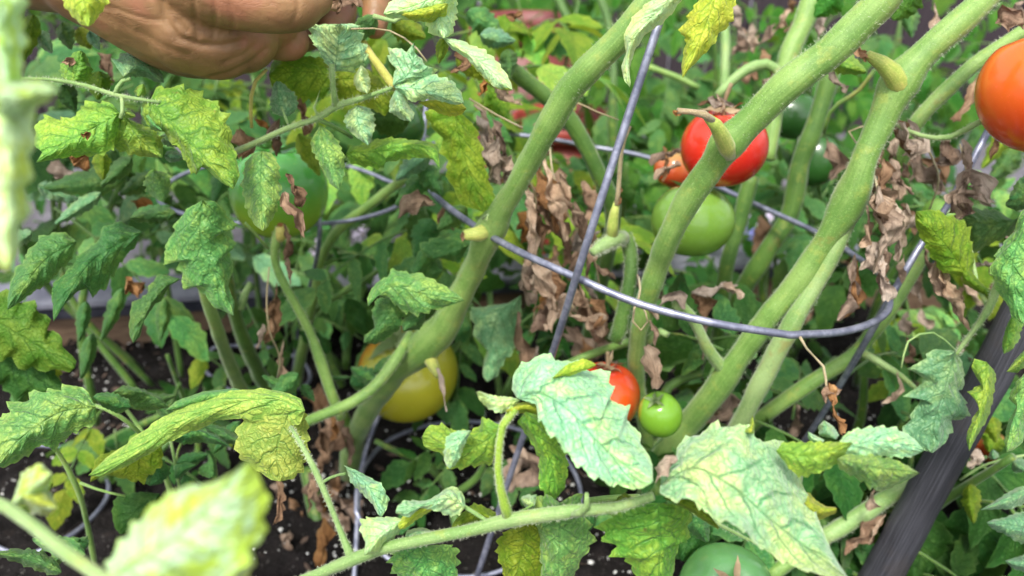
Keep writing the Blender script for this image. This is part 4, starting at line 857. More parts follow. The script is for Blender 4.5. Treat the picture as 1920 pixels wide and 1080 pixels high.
for (mt, b_, t_, w_, d_, s_) in (('green', (60, 700), (20, 770), 46, .50, 201), ('olive', (70, 640), (110, 760), 60, .50, 202), ('green', (240, 760), (330, 742), 34, .46, 203), ('green', (385, 800), (470, 838), 30, .44, 204), ('ygreen', (270, 810), (235, 880), 44, .43, 205),
    ('green', (330, 870), (395, 850), 30, .46, 206), ('dark', (300, 930), (240, 1000), 66, .47, 207), ('green', (345, 890), (372, 960), 34, .47, 208), ('olive', (20, 960), (100, 905), 50, .45, 209), ('green', (150, 1010), (90, 1060), 44, .42, 210), ('green', (700, 700), (770, 660), 36, .54, 211), ('green', (560, 700), (500, 760), 44, .48, 212),
    ('green', (450, 790), (400, 850), 30, .46, 213), ('speck', (160, 1040), (60, 1010), 50, .40, 214), ('green', (290, 760), (350, 800), 26, .45, 215), ('green', (310, 560), (300, 640), 34, .56, 216), ('green', (230, 540), (190, 640), 34, .55, 217), ('dark', (620, 660), (560, 620), 40, .66, 218), ('dark', (650, 560), (700, 640), 46, .66, 219), ('green', (430, 300), (400, 380), 46, .50, 220), ('olive', (560, 250), (600, 330), 40, .5, 221)):
    aleaf(pC, mt, '', b_, t_, w_, d_, seed=s_, deep=.16, n=22, m=5)
stem(pC, [(215, 740, 8, .52), (260, 800, 9, .50), (300, 870, 9, .50), (330, 960, 10, .52)], 'stem')
stem(pC, [(380, 800, 5, .46), (340, 830, 6, .47), (328, 880, 6, .48)], 'stem')
# upper left compound leaf
leaf(pC, 'ygreen', 'EE', [(1060, 190), (1260, 400), (1500, 640), (1810, 985)],
     [(1000, 210), (985, 300), (1060, 430), (1170, 462), (1250, 560), (1340, 640), (1400, 780), (1470, 868), (1490, 780), (1560, 792), (1700, 920)],
     [(1120, 60), (1220, 60), (1420, 60), (1480, 110), (1560, 140), (1600, 180), (1700, 215), (1700, 290), (1760, 330), (1780, 420), (1800, 560), (1850, 700), (1865, 880)], .37, .36, n=60, m=11, dl=.012, dr=.014, label='mottled yellow-green leaf at the end of the pale stalk')
leaf(pC, 'ygreen', 'EE', [(795, 285), (960, 520), (1175, 700)], [(900, 370), (1080, 440), (1165, 520), (1180, 620)], [(720, 400), (700, 600), (860, 662), (1000, 690)], .38, .39, n=36, m=8, dl=.01, dr=.01)
leaf(pC, 'ygreen', 'EE', [(790, 300), (560, 430), (300, 560), (35, 745)], [(780, 480), (720, 640), (600, 680), (400, 690), (200, 712)], [(720, 205), (560, 190), (430, 215), (440, 270), (350, 340), (240, 345), (100, 320), (60, 370), (20, 440), (20, 600), (100, 640)], .38, .37, n=54, m=10, dl=.01, dr=.01)
aleaf(pC, 'ygreen', 'AA', (660, 750), (730, 455), 72, .38, seed=61, teeth=3, deep=.1)
leaf(pC, 'blue', 'AA', [(1110, 690), (1260, 600), (1480, 745)], [(1060, 620), (1000, 535), (1060, 525), (1150, 450), (1220, 485), (1290, 490), (1370, 560), (1450, 640)], [(1200, 690), (1320, 700), (1400, 740)], .37, .39, n=34, m=7)
aleaf(pC, 'ygreen', 'AA', (1245, 870), (1290, 755), 26, .37, seed=62, teeth=2, deep=.05, n=16, m=4)
aleaf(pC, 'ygreen', 'AA', (1120, 1010), (1220, 1050), 18, .37, seed=63, teeth=2, deep=.05, n=16, m=4)
leaf(pC, 'speck', 'EE', [(1060, 215), (1020, 300), (1170, 460)], [(1100, 240), (1150, 330), (1190, 420)], [(985, 230), (975, 320), (1060, 430)], .372, n=20, m=5)
for (mt, c, b, t, w_, d_, s_) in (('green', 'AA', (560, 200), (640, 450), 40, .46, 64), ('blue', 'AA', (340, 280), (470, 480), 34, .45, 65), ('olive', 'AA', (300, 130), (200, 560), 50, .44, 66), ('blue', 'AA', (800, 280), (900, 450), 26, .44, 67),
    ('olive', 'AA', (700, 250), (820, 440), 40, .47, 68), ('olive', 'EE', (620, 650), (640, 900), 40, .42, 69), ('speck', 'EE', (1100, 820), (1180, 1100), 60, .42, 70), ('dark', 'AA', (560, 760), (680, 1000), 44, .43, 71), ('olive', 'AA', (900, 640), (880, 900), 56, .42, 72),
    ('ygreen', 'EE', (1100, 800), (1080, 1050), 32, .43, 73), ('blue', 'EE', (1160, 500), (1330, 600), 26, .40, 74), ('blue', 'EE', (1190, 680), (1380, 700), 26, .40, 75), ('green', 'EE', (900, 700), (620, 960), 40, .46, 76), ('green', 'EE', (860, 860), (100, 980), 60, .50, 77)):
    aleaf(pC, mt, c, b, t, w_, d_, seed=s_, deep=.15, n=22, m=5)

# --- G leaves (under the hand)
leaf(pG, 'pale', 'BB', [(1090, 640), (1120, 430), (1140, 215)], [(1000, 560), (930, 425), (885, 370), (858, 235), (950, 218)], [(1180, 640), (1265, 655), (1380, 560), (1390, 420), (1345, 380), (1350, 290), (1305, 285), (1310, 220), (1230, 212)], .39, .375, n=44, m=9, dl=.006, dr=.010)
leaf(pG, 'white', 'BB', [(1330, 580), (1330, 720), (1385, 842)], [(1265, 690), (1262, 760), (1310, 820)], [(1390, 640), (1420, 740), (1410, 810)], .38, n=22, m=5, dl=.012, dr=.012)
leaf(pG, 'pale', 'B', [(785, 455), (880, 380), (900, 225)], [(790, 400), (800, 360), (765, 330), (762, 258), (830, 255), (850, 290)], [(900, 430), (1010, 425), (1025, 370), (960, 350), (940, 310), (905, 295)], .38, .37, n=34, m=8)
leaf(pG, 'pale', 'B', [(785, 460), (960, 480), (1165, 550)], [(850, 510), (880, 545), (1000, 530), (1120, 560)], [(840, 400), (900, 370), (1000, 395), (1100, 425), (1150, 490)], .38, .37, n=36, m=8, dl=.006, dr=.008)
leaf(pG, 'pale', 'B', [(800, 475), (820, 560), (882, 648)], [(860, 510), (870, 560), (900, 600), (895, 630)], [(770, 540), (765, 590), (790, 610), (840, 640)], .378, n=22, m=5)
leaf(pG, 'yellow', 'B', [(920, 545), (1050, 545), (1180, 580)], [(980, 580), (1080, 620), (1140, 620)], [(1000, 528), (1100, 530), (1150, 545)], .385, n=20, m=4)
leaf(pG, 'pale', 'B', [(598, 560), (600, 650), (655, 776)], [(660, 575), (690, 620), (692, 680), (672, 740)], [(545, 590), (522, 640), (535, 680), (590, 730)], .395, .39, n=28, m=6, dl=.008, dr=.008)
leaf(pG, 'speck', 'B', [(400, 665), (430, 800), (500, 1014)], [(450, 700), (500, 760), (530, 830), (528, 930)], [(360, 730), (346, 770), (375, 840), (420, 920), (450, 980)], .40, .39, n=34, m=7, dl=.008, dr=.008)
leaf(pG, 'speck', 'B', [(90, 805), (80, 1000), (95, 1232)], [(140, 815), (180, 880), (190, 1000), (170, 1120), (120, 1210)], [(30, 820), (-5, 880), (-20, 1000), (10, 1130), (50, 1200)], .40, .38, n=40, m=8, dl=.010, dr=.010)
leaf(pG, 'ygreen', 'B', [(535, 820), (750, 800), (940, 780), (1035, 895)], [(560, 870), (640, 890), (740, 902), (735, 870), (830, 850), (950, 840), (1000, 850)], [(560, 780), (650, 770), (700, 740), (760, 738), (800, 732), (870, 745), (950, 748), (1030, 770)], .42, .40, n=44, m=7)
leaf(pG, 'olive', 'B', [(1110, 560), (1150, 780), (1270, 1130)], [(1230, 680), (1265, 800), (1270, 860), (1300, 960), (1345, 1080)], [(950, 590), (990, 680), (1040, 720), (1050, 830), (1085, 860), (1060, 930), (1110, 1000), (1150, 1090)], .44, .45, n=50, m=9, dl=.008, dr=.008)
leaf(pG, 'olive', 'B', [(500, 420), (320, 380), (125, 400)], [(420, 520), (300, 545), (200, 520), (140, 460)], [(450, 320), (350, 300), (240, 280), (180, 278), (140, 340)], .425, n=34, m=7)
leaf(pG, 'olive', 'B', [(420, 430), (620, 430), (800, 560)], [(480, 330), (600, 340), (720, 420)], [(500, 530), (640, 560), (740, 620)], .43, n=34, m=7)
aleaf(pG, 'blue', 'B', (230, 620), (165, 432), 60, .405, seed=81, teeth=3, deep=.1)
aleaf(pG, 'green', 'B', (700, 90), (540, 230), 46, .40, seed=82, deep=.1, n=22, m=5)
leaf(pG, 'white', 'B', [(1120, -80), (930, 20), (735, 75)], [(1110, 30), (1080, 90), (950, 122), (830, 100), (760, 95)], [(1000, -80), (850, -50), (760, 20)], .33, n=34, m=8, dl=.01)
leaf(pG, 'yellow', 'B', [(1080, 20), (980, 60), (830, 80)], [(1070, 90), (1000, 120), (900, 115)], [(1000, 10), (900, 40)], .328, n=24, m=5)
leaf(pG, 'white', 'B', [(1080, -60), (1040, 80), (1060, 205)], [(1135, -20), (1125, 100), (1105, 180)], [(1000, -20), (960, 110), (980, 180), (1030, 195)], .335, n=30, m=6)
leaf(pG, 'white', 'B', [(1050, 200), (1240, 320), (1425, 480)], [(1100, 262), (1180, 310), (1240, 380), (1290, 430), (1340, 470)], [(1150, 212), (1200, 240), (1270, 262), (1340, 320), (1390, 390), (1415, 440)], .34, .325, n=38, m=7, dl=.006, dr=.010)
leaf(pG, 'yellow', 'B', [(1240, 340), (1330, 430), (1420, 482)], [(1200, 340), (1290, 440), (1350, 478)], [(1270, 350), (1360, 430)], .338, .326, n=20, m=4)
aleaf(pG, 'olive', 'B', (1060, 200), (1030, 340), 26, .345, seed=83, deep=.1, n=18, m=4)
for (mt, c, b, t, w_, d_, s_) in (('olive', 'B', (1120, 300), (1400, 420), 60, .46, 84), ('olive', 'B', (780, 120), (960, 200), 60, .46, 85), ('green', 'B', (1180, 60), (1380, 190), 56, .52, 86), ('blue', 'B', (1250, 190), (1440, 220), 46, .50, 87), ('green', 'B', (1400, 260), (1410, 420), 40, .5, 88),
    ('olive', 'B', (1300, 480), (1400, 640), 60, .5, 89), ('green', 'F', (1000, -60), (800, 130), 50, .5, 90), ('dark', 'B', (880, 620), (600, 620), 90, .5, 91), ('blue', 'B', (980, 800), (800, 960), 50, .48, 92), ('green', 'B', (940, 880), (1050, 1040), 50, .49, 93),
    ('green', 'F', (1000, 200), (900, 400), 60, .55, 94), ('dark', 'F', (920, 150), (930, 420), 56, .56, 95), ('green', 'F', (1180, 140), (1020, 260), 46, .5, 96)):
    aleaf(pG, mt, c, b, t, w_, d_, seed=s_, deep=.18, n=24, m=5)
# leaf cluster on A
leaf(pA, 'speck', 'F', [(655, 665), (770, 560), (920, 590), (1168, 635)], [(700, 610), (760, 620), (830, 690), (920, 715), (1000, 690), (1100, 660)], [(648, 620), (690, 545), (760, 505), (780, 465), (850, 482), (930, 490), (1050, 548), (1130, 600)], .44, .425, n=48, m=9, dl=.008, dr=.010)
leaf(pA, 'green', 'F', [(800, 620), (740, 740), (630, 862)], [(850, 700), (830, 780), (740, 850), (690, 868)], [(700, 620), (672, 700), (690, 780), (635, 820)], .45, n=34, m=7)
leaf(pA, 'green', 'F', [(840, 800), (890, 750), (960, 700)], [(930, 790), (960, 740)], [(830, 740), (900, 700)], .45, n=18, m=4)
leaf(pG, 'blue', 'F', [(1470, 605), (1330, 760), (1290, 1070)], [(1470, 700), (1445, 800), (1440, 900), (1380, 960), (1340, 1040)], [(1400, 650), (1310, 660), (1190, 680), (1215, 760), (1220, 830), (1290, 900), (1268, 960), (1265, 1040)], .56, .55, n=44, m=9, label='blue-green leaf with a greyed tip behind the diagonal stem')
leaf(pG, 'green', 'F', [(1190, 340), (1110, 350), (1010, 415)], [(1140, 440), (1080, 420), (1040, 410)], [(1130, 272), (1060, 285), (1000, 300), (925, 340), (960, 400)], .50, n=26, m=6)
leaf(pG, 'green', 'F', [(1030, 330), (960, 400), (900, 500)], [(1020, 420), (960, 480)], [(960, 320), (920, 380), (880, 470)], .51, n=24, m=5)
aleaf(pG, 'green', 'F', (1050, 480), (890, 430), 50, .52, seed=98, deep=.1, n=22, m=5)
aleaf(pG, 'green', 'F', (1200, 780), (1060, 800), 60, .60, seed=97, deep=.1, n=22, m=5)

# --- top middle leaves
leaf(pB, 'white', 'C', [(1010, -130), (860, 40), (730, 160), (675, 300), (685, 466)], [(960, 0), (905, 80), (840, 140), (770, 180), (710, 270), (682, 370), (690, 440)], [(850, -40), (760, 30), (690, 100), (650, 200), (665, 280), (638, 360), (655, 430)], .34, .35, n=56, m=8, dl=.010, dr=.008, label='pale bleached narrow leaf draped over the thick stem at top')
leaf(pB, 'yellow', 'C', [(1170, -150), (1110, 80), (965, 418)], [(1250, -20), (1240, 60), (1220, 135), (1160, 180), (1130, 240), (1060, 310), (1000, 370)], [(1070, -20), (1000, 70), (978, 115), (943, 175), (985, 200), (972, 280), (960, 350)], .36, .36, n=50, m=9, dl=.008, dr=.01, label='bright yellow leaf hanging from the top edge')
aleaf(pB, 'ygreen', 'D', (430, 300), (640, 385), 50, .45, seed=110, deep=.1, n=20, m=5)
aleaf(pB, 'bright', 'D', (900, -60), (780, 110), 70, .46, seed=111, deep=.2, n=22, m=5)
aleaf(pB, 'bright', 'D', (500, -40), (360, 90), 60, .48, seed=112, deep=.2, n=22, m=5)
aleaf(pB, 'green', 'D', (860, 20), (880, 200), 44, .6, seed=113, n=20, m=5)

for (x0, y0, x1, y1, wd_, d_, pl_) in ((1290, 212, 1262, 207, 17, .370, pB), (1634, 108, 1612, 96, 24, .395, pB), (876, 440, 862, 444, 24, .4495, pA), (1163, 350, 1158, 385, 16, .451, pB), (530, 425, 524, 418, 24, .494, pC)):
    dried(pl_, [(x0, y0), ((x0 + x1) / 2, (y0 + y1) / 2 + 1), (x1, y1)], wd_, d_, 'rust', crumple=.5, name='withered_tip', n=12, m=4)
# --- F: right edge leaves
leaf(pF, 'blue', 'L', [(1110, -120), (1060, 80), (1000, 260), (990, 425)], [(1150, -60), (1165, 50), (1135, 95), (1180, 180), (1182, 240), (1100, 250), (1090, 320), (1050, 380)], [(1000, -130), (940, -80), (870, -20), (950, 30), (905, 70), (845, 130), (940, 120), (900, 180), (870, 240), (825, 290), (860, 340), (920, 400)], .42, .42, n=60, m=11, dl=.01, dr=.008, label='pale grey-green lobed leaf hanging in front of the dark stake')
stem(pF, [(1885, 480, 14, .40), (1862, 560, 17, .41), (1840, 600, 15, .415), (1810, 640, 12, .42), (1793, 665, 9, .42)], 'stem_pale', 'leaf_stalk', hair=400)
stem(pF, [(1820, 470, 9, .43), (1832, 530, 10, .425), (1850, 570, 11, .415)], 'stem_pale', 'leaf_stalk')
stem(pF, [(1790, 655, 4, .42), (1755, 625, 4, .42), (1720, 628, 5, .42), (1700, 645, 5, .42), (1690, 690, 4, .42)], 'stem_pale', 'tendril', ring=6)
leaf(pF, 'olive', 'H', [(1190, 520), (1060, 340), (900, 160)], [(1030, 480), (990, 410), (930, 310), (895, 220)], [(1215, 430), (1200, 330), (1180, 230), (1110, 190), (1000, 150)], .42, .40, n=40, m=9, dl=.008, dr=.01)
leaf(pF, 'green', 'H', [(1500, 180), (1300, 230), (1130, 190)], [(1400, 290), (1290, 340), (1190, 392), (1190, 280)], [(1420, 210), (1330, 150), (1200, 140)], .45, n=30, m=7)
leaf(pF, 'olive', 'H', [(1150, 490), (1230, 560), (1330, 620)], [(1170, 450), (1240, 530), (1310, 590)], [(1150, 540), (1230, 590), (1290, 630)], .415, n=20, m=4)
leaf(pF, 'speck', 'H', [(1560, 60), (1420, 420), (1470, 760)], [(1450, 180), (1430, 260), (1350, 350), (1295, 450), (1315, 520), (1330, 590), (1390, 650), (1410, 720)], [(1620, 240), (1600, 500), (1540, 700)], .36, .37, n=50, m=10, dl=.012, dr=.01)
leaf(pF, 'ygreen', 'L', [(1280, -60), (1260, 130), (1185, 415)], [(1330, 0), (1315, 130), (1290, 230), (1230, 330)], [(1210, -80), (1200, -20), (1250, 60), (1170, 95), (1250, 160), (1200, 250), (1168, 340)], .40, .39, n=40, m=7, dl=.01, dr=.01)
leaf(pF, 'speck', 'L', [(1520, -40), (1440, 200), (1385, 418)], [(1560, 200), (1480, 360), (1420, 410)], [(1440, 40), (1390, 130), (1440, 175), (1390, 260), (1372, 360)], .38, .38, n=36, m=8)
leaf(pF, 'ygreen', 'H', [(1540, 890), (1470, 940), (1385, 1015)], [(1500, 980), (1440, 1020)], [(1480, 900), (1430, 950)], .38, n=20, m=5)
leaf(pF, 'ygreen', 'H', [(1420, 700), (1400, 800), (1370, 920)], [(1478, 740), (1450, 850), (1410, 900)], [(1400, 740), (1375, 800), (1360, 870)], .40, n=22, m=5)
leaf(pF, 'blue', 'L', [(1540, 610), (1400, 670), (1245, 728)], [(1480, 700), (1400, 725), (1320, 725)], [(1460, 600), (1380, 640), (1310, 690)], .42, .41, n=30, m=6)
leaf(pF, 'blue', 'L', [(1560, 830), (1420, 810), (1278, 795)], [(1540, 930), (1440, 900), (1380, 860), (1310, 830)], [(1500, 740), (1440, 740), (1370, 770), (1310, 780)], .42, .41, n=34, m=7)
leaf(pF, 'blue', 'L', [(1560, 1000), (1470, 1020), (1375, 1000)], [(1500, 1070), (1420, 1040)], [(1500, 960), (1420, 985)], .44, n=20, m=5)
aleaf(pF, 'olive', 'L', (1190, 590), (1210, 800), 42, .48, seed=120, teeth=4, deep=.12)
stem(pF, [(1800, 900, 6, .49), (1840, 875, 6, .48), (1880, 862, 6, .47), (1940, 850, 6, .47)], 'stem_pale', 'leaf_stalk')
aleaf(pF, 'blue', 'L', (1320, 460), (1310, 405), 22, .48, seed=121, teeth=2, deep=.05, n=14, m=4)
aleaf(pF, 'blue', 'L', (1420, 470), (1490, 520), 36, .48, seed=122, teeth=3, deep=.1, n=16, m=4)
aleaf(pF, 'olive', 'L', (1300, 230), (1330, 370), 40, .5, seed=123, n=18, m=4)
for (mt, c, b, t, w_, d_, s_) in (('olive', 'L', (1340, 330), (1290, 420), 60, .55, 124), ('dark', 'L', (960, 760), (900, 1120), 130, .53, 125), ('dark', 'L', (1300, 700), (1180, 1150), 170, .54, 126), ('dark', 'K', (1060, 760), (960, 1000), 90, .46, 127), ('dark', 'L', (500, 880), (640, 1120), 110, .53, 128),
    ('speck', 'D', (1560, 1000), (1400, 1060), 70, .42, 129), ('green', 'H', (1560, 60), (1380, 130), 60, .42, 130), ('olive', 'D', (1500, 560), (1250, 900), 50, .6, 131), ('green', 'D', (1460, 800), (1290, 960), 50, .6, 132), ('bright', 'D', (1470, 640), (1300, 760), 50, .62, 133)):
    aleaf(pF, mt, c, b, t, w_, d_, seed=s_, deep=.15, n=24, m=6)
aleaf(pB, 'dark', 'K', (700, 560), (620, 330), 60, .42, seed=134, n=22, m=5)
aleaf(pD, 'green', 'K', (1020, 760), (1100, 900), 50, .38, seed=135, n=22, m=5)

# --- E: nearest blurred shoots
leaf(pE, 'near', '', [(-60, -60), (-20, 60), (10, 170)], [(-100, 40), (-60, 160)], [(40, -40), (54, 10), (42, 30), (54, 80), (40, 100), (44, 150)], .145, n=26, m=6)
leaf(pE, 'near', '', [(-80, 120), (30, 165), (112, 168)], [(-60, 100), (20, 148), (80, 152)], [(-40, 260), (30, 240), (60, 200), (95, 190)], .145, .14, n=26, m=6)
leaf(pE, 'near', '', [(-90, 100), (0, 270), (14, 505)], [(78, 190), (60, 215), (72, 262), (56, 290), (64, 335), (46, 350), (60, 402), (36, 425), (38, 470)], [(-130, 260), (-80, 430)], .145, n=44, m=6)
leaf(pE, 'yellow', '', [(-60, 330), (0, 400), (18, 510)], [(0, 330), (35, 380), (34, 450)], [(-60, 430), (-20, 500)], .148, n=20, m=5)
leaf(pE, 'near', '', [(215, 1085), (340, 1000), (468, 858)], [(195, 1060), (260, 970), (330, 915), (400, 905), (440, 885)], [(300, 1170), (420, 1110), (490, 1020), (505, 930)], .142, .138, n=40, m=9, dl=.006, dr=.006)
leaf(pE, 'near', '', [(190, 1090), (330, 1080), (470, 1020)], [(240, 1010), (360, 1010), (450, 980)], [(280, 1160), (420, 1130), (480, 1060)], .144, n=30, m=6)
leaf(pE, 'near', '', [(20, 950), (60, 910), (98, 888)], [(40, 885), (75, 866)], [(60, 950), (90, 925)], .19, n=18, m=5)
leaf(pE, 'near', '', [(40, 930), (70, 940), (108, 952)], [(60, 915), (95, 920)], [(60, 965), (90, 968)], .19, n=16, m=4)
stem(pE, [(-40, 930, 26, .18), (30, 960, 28, .18), (90, 1010, 28, .18), (150, 1055, 30, .175), (210, 1095, 30, .17), (260, 1140, 30, .17)], 'stem_pale')
leaf(pE, 'yellow', '', [(160, -70), (158, -10), (166, 50)], [(210, -30), (205, 0), (188, 25), (178, 42)], [(105, -40), (116, 5), (135, 30), (150, 45)], .26, n=26, m=6, label='single yellow leaf tip hanging in front of the wrist')

# --- dried leaves
def DR(p, c, path, w_, d, mat='dry', **k): dried(p, path, w_, d, mat, crop=c, **k)
DR(pG, 'B', [(1240, 620), (1270, 760), (1300, 960)], 34, .46, 'tan'); DR(pG, 'B', [(1320, 640), (1370, 800), (1390, 980)], 36, .465, 'dry'); DR(pG, 'B', [(1220, 560), (1290, 640), (1330, 780)], 16, .46, 'tan'); DR(pG, 'B', [(1290, 760), (1330, 860), (1340, 980)], 28, .458, 'tan')
DR(pG, 'G', [(150, 120), (190, 260), (220, 360)], 34, .50, 'dry'); DR(pG, 'G', [(190, -60), (230, 80), (300, 270)], 44, .49, 'rust'); DR(pG, 'G', [(310, -40), (350, 120), (440, 270)], 46, .485, 'tan')
DR(pG, 'G', [(250, 60), (320, 300), (360, 420)], 40, .50, 'dry'); DR(pG, 'G', [(90, 170), (140, 250), (110, 330)], 34, .52, 'rust')
DR(pG, 'G', [(120, 440), (200, 520), (290, 690)], 58, .50, 'rust'); DR(pG, 'G', [(180, 430), (110, 540), (150, 660)], 44, .51, 'tan'); DR(pG, 'G', [(250, 560), (220, 700), (150, 800)], 48, .52, 'dry')
DR(pG, 'G', [(470, 340), (500, 450), (600, 520)], 30, .50, 'dry'); DR(pG, 'G', [(420, 560), (440, 700), (520, 860)], 56, .52, 'dry'); DR(pG, 'G', [(370, 720), (450, 760), (540, 830)], 46, .51, 'tan'); DR(pG, 'G', [(470, 640), (530, 700), (500, 780)], 34, .505, 'rust')
DR(pG, 'G', [(90, 700), (80, 850), (110, 980)], 48, .56, 'dry'); DR(pG, 'G', [(340, 800), (420, 900), (480, 1000)], 60, .58, 'dry'); DR(pG, 'G', [(560, 880), (620, 960), (640, 1040)], 40, .58, 'tan'); DR(pG, 'G', [(220, 0), (210, 130), (290, 260)], 34, .505, 'rust')
for (p_, pth, w_, d_, m_) in ((pG, [(985, 360), (1000, 430), (990, 500)], 42, .485, 'tan'), (pG, [(1020, 300), (1035, 380), (1060, 450)], 46, .48, 'tan'), (pG, [(1075, 380), (1095, 440), (1100, 520)], 38, .485, 'dry'), (pG, [(1000, 500), (1030, 560), (1035, 620)], 52, .48, 'tan'),
    (pB, [(1650, 350), (1655, 430), (1640, 510)], 62, .415, 'tan'), (pB, [(1640, 470), (1655, 520), (1658, 565)], 40, .417, 'tan'), (pB, [(1700, 380), (1690, 450), (1682, 490)], 36, .43, 'tan'), (pF, [(1755, 480), (1780, 560), (1818, 620)], 34, .425, 'tan'), (pF, [(1815, 330), (1800, 370), (1790, 410)], 56, .428, 'tan'),
    (pB, [(1690, 230), (1700, 270), (1720, 290)], 64, .435, 'tan'), (pG, [(930, 260), (925, 310), (940, 345)], 40, .455, 'tan'), (pB, [(1600, 480), (1590, 540), (1570, 600)], 44, .435, 'dry')):
    dried(p_, pth, w_, d_, m_)
drycluster(pG, 1040, 400, 60, 90, 6, .56, ('dry', 'tan', 'rust'), (30, 48), .04, 33)
drycluster(pG, 1050, 560, 75, 110, 9, .60, ('dry', 'tan', 'rust'), (20, 36), .04, 3)
DR(pB, 'G', [(760, 880), (800, 980), (820, 1110)], 44, .44, 'tan', crumple=.5); DR(pB, 'G', [(790, 740), (820, 800), (820, 880)], 14, .45, 'dry'); DR(pB, 'G', [(1020, 600), (1090, 600), (1250, 560)], 44, .50, 'tan'); DR(pB, 'G', [(1080, 560), (1070, 640), (1090, 720)], 44, .505, 'dry'); DR(pB, 'G', [(1180, 560), (1250, 590), (1260, 630)], 28, .49, 'tan')
DR(pB, 'G', [(720, 500), (760, 620), (830, 740)], 20, .47, 'tan'); DR(pB, 'H', [(660, 20), (720, 60), (780, 120)], 40, .43, 'dry')
DR(pB, 'H', [(700, 20), (700, 160), (740, 330)], 58, .415, 'tan'); DR(pB, 'H', [(640, 130), (640, 260), (600, 340)], 34, .42, 'tan'); DR(pB, 'H', [(670, 320), (640, 420), (610, 470)], 40, .42, 'tan'); DR(pB, 'H', [(690, 340), (720, 480), (730, 630)], 40, .42, 'dry')
DR(pB, 'H', [(770, 100), (800, 260), (790, 400)], 40, .44, 'tan'); DR(pB, 'H', [(820, 130), (880, 200), (900, 280)], 34, .50, 'dry'); DR(pB, 'H', [(580, 430), (570, 560), (490, 740)], 46, .44, 'rust', crumple=.6)
DR(pB, 'D', [(730, 850), (720, 1000), (690, 1080)], 40, .43, 'dry'); DR(pB, 'D', [(780, 640), (830, 760), (860, 820)], 50, .44, 'dry'); DR(pB, 'D', [(860, 640), (930, 760), (840, 820)], 44, .45, 'tan'); DR(pB, 'D', [(440, 390), (480, 440), (520, 500)], 36, .46, 'tan'); DR(pB, 'D', [(580, 230), (610, 290), (640, 330)], 22, .42, 'dry')
DR(pB, 'D', [(1000, 20), (990, 130), (940, 240)], 30, .50, 'tan'); DR(pB, 'D', [(880, 860), (960, 960), (1050, 1020)], 44, .50, 'tan'); DR(pB, 'D', [(940, 860), (1040, 880), (1060, 980)], 36, .52, 'dry'); DR(pB, 'D', [(1230, 400), (1180, 540), (1090, 640)], 44, .52, 'dry', crumple=.5)
DR(pB, 'D', [(430, 740), (460, 860), (440, 950)], 40, .56, 'dry'); DR(pB, 'D', [(360, 90), (390, 140), (380, 210)], 26, .6, 'tan'); DR(pB, 'C', [(1100, 530), (1190, 560), (1240, 560)], 24, .47, 'tan'); DR(pB, 'C', [(1050, 560), (1100, 550), (1170, 570)], 22, .475, 'dry'); DR(pB, 'C', [(1150, 500), (1180, 560), (1170, 600)], 10, .465, 'tan')
DR(pB, 'G', [(1080, 700), (1080, 800), (1070, 950)], 16, .56, 'dry')
